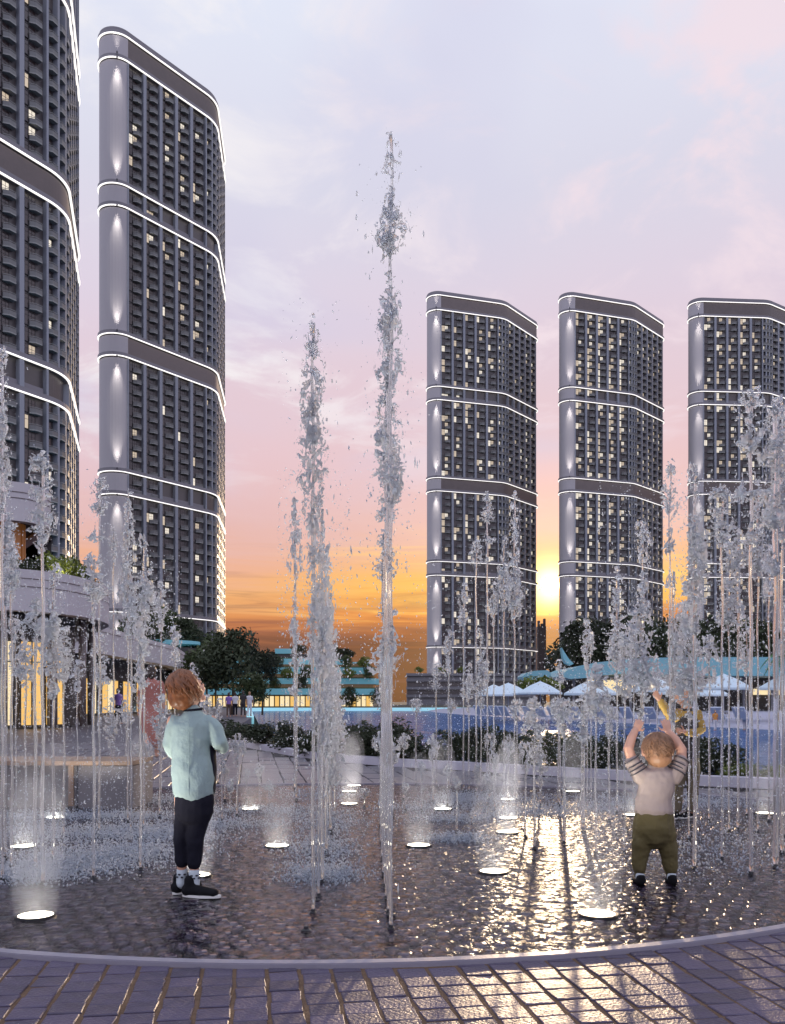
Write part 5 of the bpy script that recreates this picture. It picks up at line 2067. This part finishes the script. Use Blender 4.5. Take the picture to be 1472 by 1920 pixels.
NOZ = MB().lathe([(.017, 0), (.017, .006), (.011, .009), (.011, .019), (.0075, .022)], 12).mesh('nozzle', M['steel'])

# (photo x, base y, top y, plume px, plume width px, kind, stem px)
JETS = {
    'at the left edge': [
        (4, 1650, 640, 330, 40, 't', 6), (10, 1610, 872, 270, 52, 't', 5), (22, 1625, 1012, 150, 40, 'c', 5), (48, 1560, 1200, 120, 48, 'c', 4), (66, 1628, 1118, 120, 50, 'c', 7),
        (80, 1658, 838, 215, 58, 'c', 7), (100, 1612, 1048, 270, 62, 't', 6), (30, 1530, 1150, 130, 40, 'd', 3), (120, 1566, 1170, 120, 46, 'd', 4)],
    'between the bench and the boy': [
        (145, 1515, 1230, 100, 34, 'd', 3), (176, 1648, 1034, 150, 62, 'c', 6), (187, 1560, 886, 190, 42, 's', 4), (186, 1532, 1185, 130, 40, 'd', 4), (213, 1500, 985, 90, 26, 'd', 3), (208, 1500, 1308, 110, 46, 'd', 3),
        (236, 1480, 1312, 70, 36, 'd', 3), (240, 1542, 905, 300, 38, 't', 3), (264, 1632, 1160, 170, 44, 'c', 5), (270, 1552, 994, 240, 46, 't', 4), (268, 1500, 1374, 105, 42, 'm', 4),
        (302, 1490, 1085, 110, 30, 'd', 3), (328, 1500, 1165, 110, 34, 'd', 3), (246, 1560, 1110, 120, 40, 'd', 4), (300, 1530, 1298, 120, 40, 'd', 4)],
    "right of the boy": [
        (362, 1460, 1242, 66, 30, 'd', 3), (388, 1480, 1300, 70, 30, 'd', 3), (410, 1470, 1308, 56, 26, 'd', 3), (445, 1530, 1374, 80, 38, 'm', 4), (422, 1502, 1432, 40, 20, 'm', 3), (487, 1512, 1428, 46, 22, 'm', 3),
        (505, 1512, 1462, 44, 26, 'm', 3), (432, 1524, 1458, 40, 22, 'm', 3), (416, 1540, 1400, 50, 26, 'm', 3), (463, 1500, 1440, 36, 18, 'm', 2)],
    'in the centre-left froth column': [
        (553, 1480, 926, 400, 34, 's', 5), (604, 1655, 938, 470, 50, 't', 6), (612, 1600, 1010, 420, 50, 't', 6), (620, 1560, 1100, 380, 50, 't', 6), (628, 1530, 1200, 280, 44, 't', 5), (616, 1510, 1270, 220, 40, 't', 5), (598, 1682, 1010, 360, 40, 's', 6), (556, 1500, 1180, 180, 32, 's', 4)],
    'in the row behind the tallest': [
        (730, 1712, 552, 420, 60, 's', 11), (727, 1686, 690, 300, 52, 's', 11), (724, 1663, 800, 260, 60, 's', 11), (721, 1640, 985, 260, 46, 's', 11), (719, 1610, 1172, 150, 66, 'd', 11), (717, 1580, 1290, 60, 34, 'm', 10), (715, 1550, 1370, 70, 40, 'm', 8),
        (736, 1530, 1390, 60, 34, 'm', 5), (683, 1514, 1477, 24, 26, 'm', 3)],
    'below the tower beside the sun': [
        (780, 1472, 1308, 40, 26, 'm', 3), (818, 1474, 1242, 66, 30, 'd', 3), (841, 1476, 1172, 130, 32, 'd', 3), (846, 1478, 1308, 40, 26, 'm', 3), (869, 1482, 1090, 110, 32, 'd', 3), (879, 1484, 1242, 110, 34, 'd', 3), (893, 1486, 1008, 70, 34, 'd', 3),
        (902, 1490, 1173, 160, 36, 't', 3), (914, 1478, 917, 150, 30, 's', 3), (926, 1494, 1090, 100, 32, 'd', 3), (945, 1490, 1000, 150, 30, 't', 3), (965, 1496, 920, 260, 36, 't', 3)],
    'in the low middle-right ring': [
        (812, 1504, 1374, 76, 28, 'm', 3), (857, 1562, 1454, 36, 20, 'm', 4), (895, 1500, 1432, 40, 20, 'm', 3), (915, 1510, 1448, 50, 26, 'm', 3), (918, 1500, 1372, 64, 28, 'm', 3), (953, 1498, 1376, 70, 26, 'm', 3), (985, 1570, 1388, 80, 36, 'm', 4),
        (791, 1520, 1426, 40, 20, 'm', 3), (794, 1506, 1472, 20, 16, 'm', 2), (757, 1500, 1373, 46, 28, 'm', 3), (760, 1520, 1466, 28, 20, 'm', 2), (928, 1520, 1410, 50, 24, 'm', 3), (840, 1510, 1430, 40, 20, 'm', 2)],
    'left of the toddler': [
        (969, 1500, 1308, 60, 30, 'm', 3), (1002, 1592, 1304, 130, 52, 'c', 5), (1013, 1510, 1374, 120, 34, 'd', 4), (1050, 1300 + 212, 1235, 60, 26, 'd', 3), (1047, 1508, 1306, 60, 48, 'm', 4), (1058, 1582, 1306, 90, 54, 'm', 6), (1093, 1556, 1308, 110, 46, 'd', 9),
        (1101, 1520, 1158, 110, 30, 'd', 3), (1117, 1602, 1238, 160, 58, 'c', 4), (1108, 1500, 1262, 100, 40, 'd', 3), (1157, 1524, 1062, 210, 44, 't', 4), (1171, 1600, 1180, 150, 52, 'c', 4), (1142, 1540, 1300, 120, 44, 'd', 4)],
    'around and above the toddler': [
        (1206, 1540, 967, 130, 36, 'd', 4), (1203, 1580, 1056, 300, 56, 't', 5), (1262, 1560, 1060, 300, 40, 't', 7), (1256, 1600, 856, 260, 34, 's', 4), (1280, 1510, 1120, 140, 36, 'd', 3), (1188, 1500, 1150, 120, 34, 'd', 3), (1232, 1500, 1228, 100, 36, 'd', 3)],
    'at the right edge': [
        (1303, 1630, 858, 340, 58, 't', 8), (1354, 1612, 906, 130, 56, 'c', 5), (1367, 1560, 1000, 200, 48, 't', 4), (1384, 1556, 992, 120, 50, 'd', 5), (1408, 1640, 713, 330, 66, 's', 8), (1421, 1560, 900, 200, 40, 't', 4),
        (1455, 1626, 740, 360, 66, 's', 12), (1466, 1600, 726, 300, 70, 't', 7), (1442, 1540, 1010, 160, 44, 'd', 4), (1292, 1572, 1100, 260, 56, 't', 4), (1330, 1540, 1180, 150, 44, 'd', 4), (1400, 1530, 1150, 140, 40, 'd', 3), (1470, 1570, 1120, 160, 46, 'd', 4)],
}
ORD = ['first', 'second', 'third', 'fourth', 'fifth', 'sixth', 'seventh', 'eighth', 'ninth', 'tenth', 'eleventh', 'twelfth', 'thirteenth', 'fourteenth', 'fifteenth', 'sixteenth']
rj = random.Random(31)


def put_jet(label, px, yb, yt, Lp, Wp, kind, sw, group, unique=None):
    g = G(px, yb)
    s = (yb - HY) / CH                       # photo pixels per metre at the jet
    H = (yb - yt) / s
    L_, W_ = min(Lp / s, H - .02), Wp / s * 1.45
    j = thing('water_jet', label, 'water jet', g, 0, group)
    link('nozzle', NOZ, j)
    top = H - (.10 if kind != 'm' else .55) * min(L_, .5)
    link('stem', stem_mesh(top, max(.0035, sw / s / 2 * 1.0), int(px * 7 + yb)), j)
    if unique is not None:
        p = link('plume', unique, j, (0, 0, H - Lp / s))
    else:
        me = PL[kind][rj.randrange(len(PL[kind]))]
        p = link('plume', me, j, (0, 0, H - L_))
        p.scale = (W_ / PW[kind], W_ / PW[kind], L_ / PH[kind])
    p.rotation_euler = (0, 0, rj.uniform(0, 6.28))
    tag(p, kind='stuff')
    sp_ = link('spray', SPR[rj.randrange(5)], j, (0, 0, H - L_))
    q = W_ / .16
    sp_.scale = (max(.6, q), max(.6, q), max(.5, L_ / .48))
    sp_.rotation_euler = (0, 0, rj.uniform(0, 6.28))
    tag(sp_, kind='stuff')
    return j


for reg, lst in JETS.items():
    order = sorted(range(len(lst)), key=lambda i: lst[i][0])
    hs = sorted(range(len(lst)), key=lambda i: lst[i][2])
    for rank, i in enumerate(order):
        px, yb, yt, Lp, Wp, kind, sw = lst[i]
        h = (yb - yt) * CH / (yb - HY)
        size = 'knee-high' if h < .45 else 'waist-high' if h < .9 else 'tall' if h < 1.9 else 'very tall'
        shp = {'m': 'mushroom-topped', 'c': 'thick-crowned', 'd': 'slender', 't': 'long frothy', 's': 'ragged clumpy'}[kind]
        ex = ', the highest of them' if hs[0] == i else ', the lowest of them' if hs[-1] == i else ''
        put_jet('%s %s water jet, %s from the left %s%s' % (size, shp, ORD[rank], reg, ''), px, yb, yt, Lp, Wp, kind, sw, 'fountain jets ' + reg)

s_ = (1742 - HY) / CH
main = plume('plume', .24, 1070 / s_, [(0, .05), (.03, .55), (.10, .5), (.13, .12), (.2, .3), (.27, .35), (.32, .3), (.36, .6), (.45, .72), (.475, .2), (.5, .16), (.56, .18), (.575, .62), (.64, .75), (.695, .55), (.71, .25), (.75, .3), (.775, .45), (.80, .9), (.84, .75), (.87, .35), (.92, .42), (.96, .38), (.99, .30), (1, .1)], .0048, 17, .040, .3, 91.3, .10)
put_jet('tallest water jet of all, rising alone in the centre of the photo', 733, 1742, 232, 1070, 84, 's', 7, 'pair of tallest jets', main)
s_ = (1712 - HY) / CH
main2 = plume('plume', .24, 830 / s_, [(0, .05), (.05, .3), (.2, .35), (.3, .5), (.42, .42), (.5, .5), (.6, .75), (.68, .9), (.73, .7), (.8, .72), (.88, .62), (.94, .5), (.975, .35), (1, .12)], .0046, 19, .044, .3, 17.9, .06)
put_jet('second tallest water jet, left of centre in front of the froth column', 587, 1712, 586, 830, 72, 's', 7, 'pair of tallest jets', main2)
for px, py, lab in ((574, 1745, 'idle dark nozzle in front of the second tallest jet, nearest to the kerb'), (592, 1688, 'idle dark nozzle just behind the second tallest jet'), (733, 1716, 'idle dark nozzle just behind the tallest jet')):
    t = thing('fountain_nozzle', lab, 'nozzle', G(px, py), 0, 'nozzles without a jet')
    link('nozzle_body', NOZ, t)
    link('nozzle_flange', MB().lathe([(.024, .0005), (.024, .004), (.018, .006)], 14).mesh('nozzle_flange', M['steel']), t)

# falling spray between the jets
rg = np.random.default_rng(5)


def spray_field(name, label, boxes, rmin, rmax):
    pts, rad = [], []
    for x0, x1, y0, y1, z0, z1, n in boxes:
        Z = rg.uniform(z0, z1, n)
        px = rg.uniform(x0, x1, n)
        py = y1 - (y1 - y0) * rg.random(n) ** 1.35
        X = (px - CX) / F * Z
        Y = CH - (py - HY) / F * Z
        ok = (Y > .01)
        pts.append(np.stack([X, Z, Y], 1)[ok])
        rad.append((rmin + (rmax - rmin) * rg.random(n) ** 2.2)[ok])
    o = link(name, drops_mesh(name, np.concatenate(pts), np.concatenate(rad), rg, 2.0))
    return tag(o, label, 'spray', kind='stuff')


spray_field('falling_spray', 'spray of drops falling among the jets on the right', [(1120, 1480, 900, 1640, 5.0, 8.2, 5200), (1270, 1480, 880, 1500, 4.9, 6.5, 1500), (780, 1120, 1080, 1520, 7.5, 10.5, 3600), (1000, 1160, 1240, 1560, 6, 9, 1600)], .0014, .0062)
spray_field('falling_spray', 'spray of drops falling among the jets on the left', [(-10, 340, 1040, 1620, 5.2, 9.0, 11000), (380, 520, 1380, 1560, 7, 9, 700), (520, 660, 880, 1640, 4.6, 7.5, 2600), (670, 790, 300, 1640, 3.9, 4.6, 420), (520, 640, 560, 1200, 4.1, 4.6, 300)], .0013, .0055)

# splashes where the drops land
def foam(boxes):
    pts, rad = [], []
    for cx_, cy_, wx_, wy_, n in boxes:
        n = int(n * 1.8)
        px = rg.normal(cx_, wx_, n)
        py = rg.normal(cy_, wy_, n)
        ok = py > 1400
        px, py = px[ok], py[ok]
        Z = F * CH / (py - HY)
        X = (px - CX) / F * Z
        inside = np.array([basin_val(a, b) < .985 for a, b in zip(X, Z)]) & ~((X < -2.5) & (Z > bz - .03) & (Z < bz + .9))
        X, Z = X[inside], Z[inside]
        h = rg.random(len(X)) ** 3 * .045 + .002
        pts.append(np.stack([X, Z, h], 1))
        rad.append(rg.uniform(.0022, .0075, len(X)))
    return pts, rad


fb = [(40, 1640, 60, 9, 1500), (130, 1618, 80, 12, 2200), (250, 1598, 70, 9, 1500), (330, 1570, 60, 8, 700), (60, 1560, 60, 14, 900), (200, 1565, 80, 8, 1200), (280, 1555, 60, 6, 800), (120, 1530, 90, 5, 900), (250, 1530, 60, 4, 700), (420, 1545, 60, 5, 700), (450, 1520, 60, 5, 600), (300, 1500, 40, 5, 500),
      (868, 1498, 45, 7, 1300), (850, 1535, 45, 5, 700), (856, 1573, 30, 4, 700), (990, 1522, 60, 6, 1000), (985, 1500, 60, 6, 500), (1120, 1515, 50, 5, 500), (1310, 1505, 70, 7, 1300), (1200, 1500, 60, 5, 500), (605, 1640, 40, 10, 900), (600, 1590, 40, 14, 900), (610, 1540, 40, 14, 900), (600, 1490, 40, 8, 600), (790, 1515, 50, 4, 500),
      (1380, 1580, 60, 30, 500), (1290, 1600, 60, 30, 300), (560, 1520, 40, 5, 300)]
pp, rr2 = foam(fb)
fo = link('splash_foam', drops_mesh('splash_foam', np.concatenate(pp), np.concatenate(rr2), rg, 1.5))
tag(fo, 'bluish white splashes where drops land on the basin water', 'foam', kind='stuff')
print('tris', sum(len(m.polygons) * 2 for m in bpy.data.meshes if m.users))
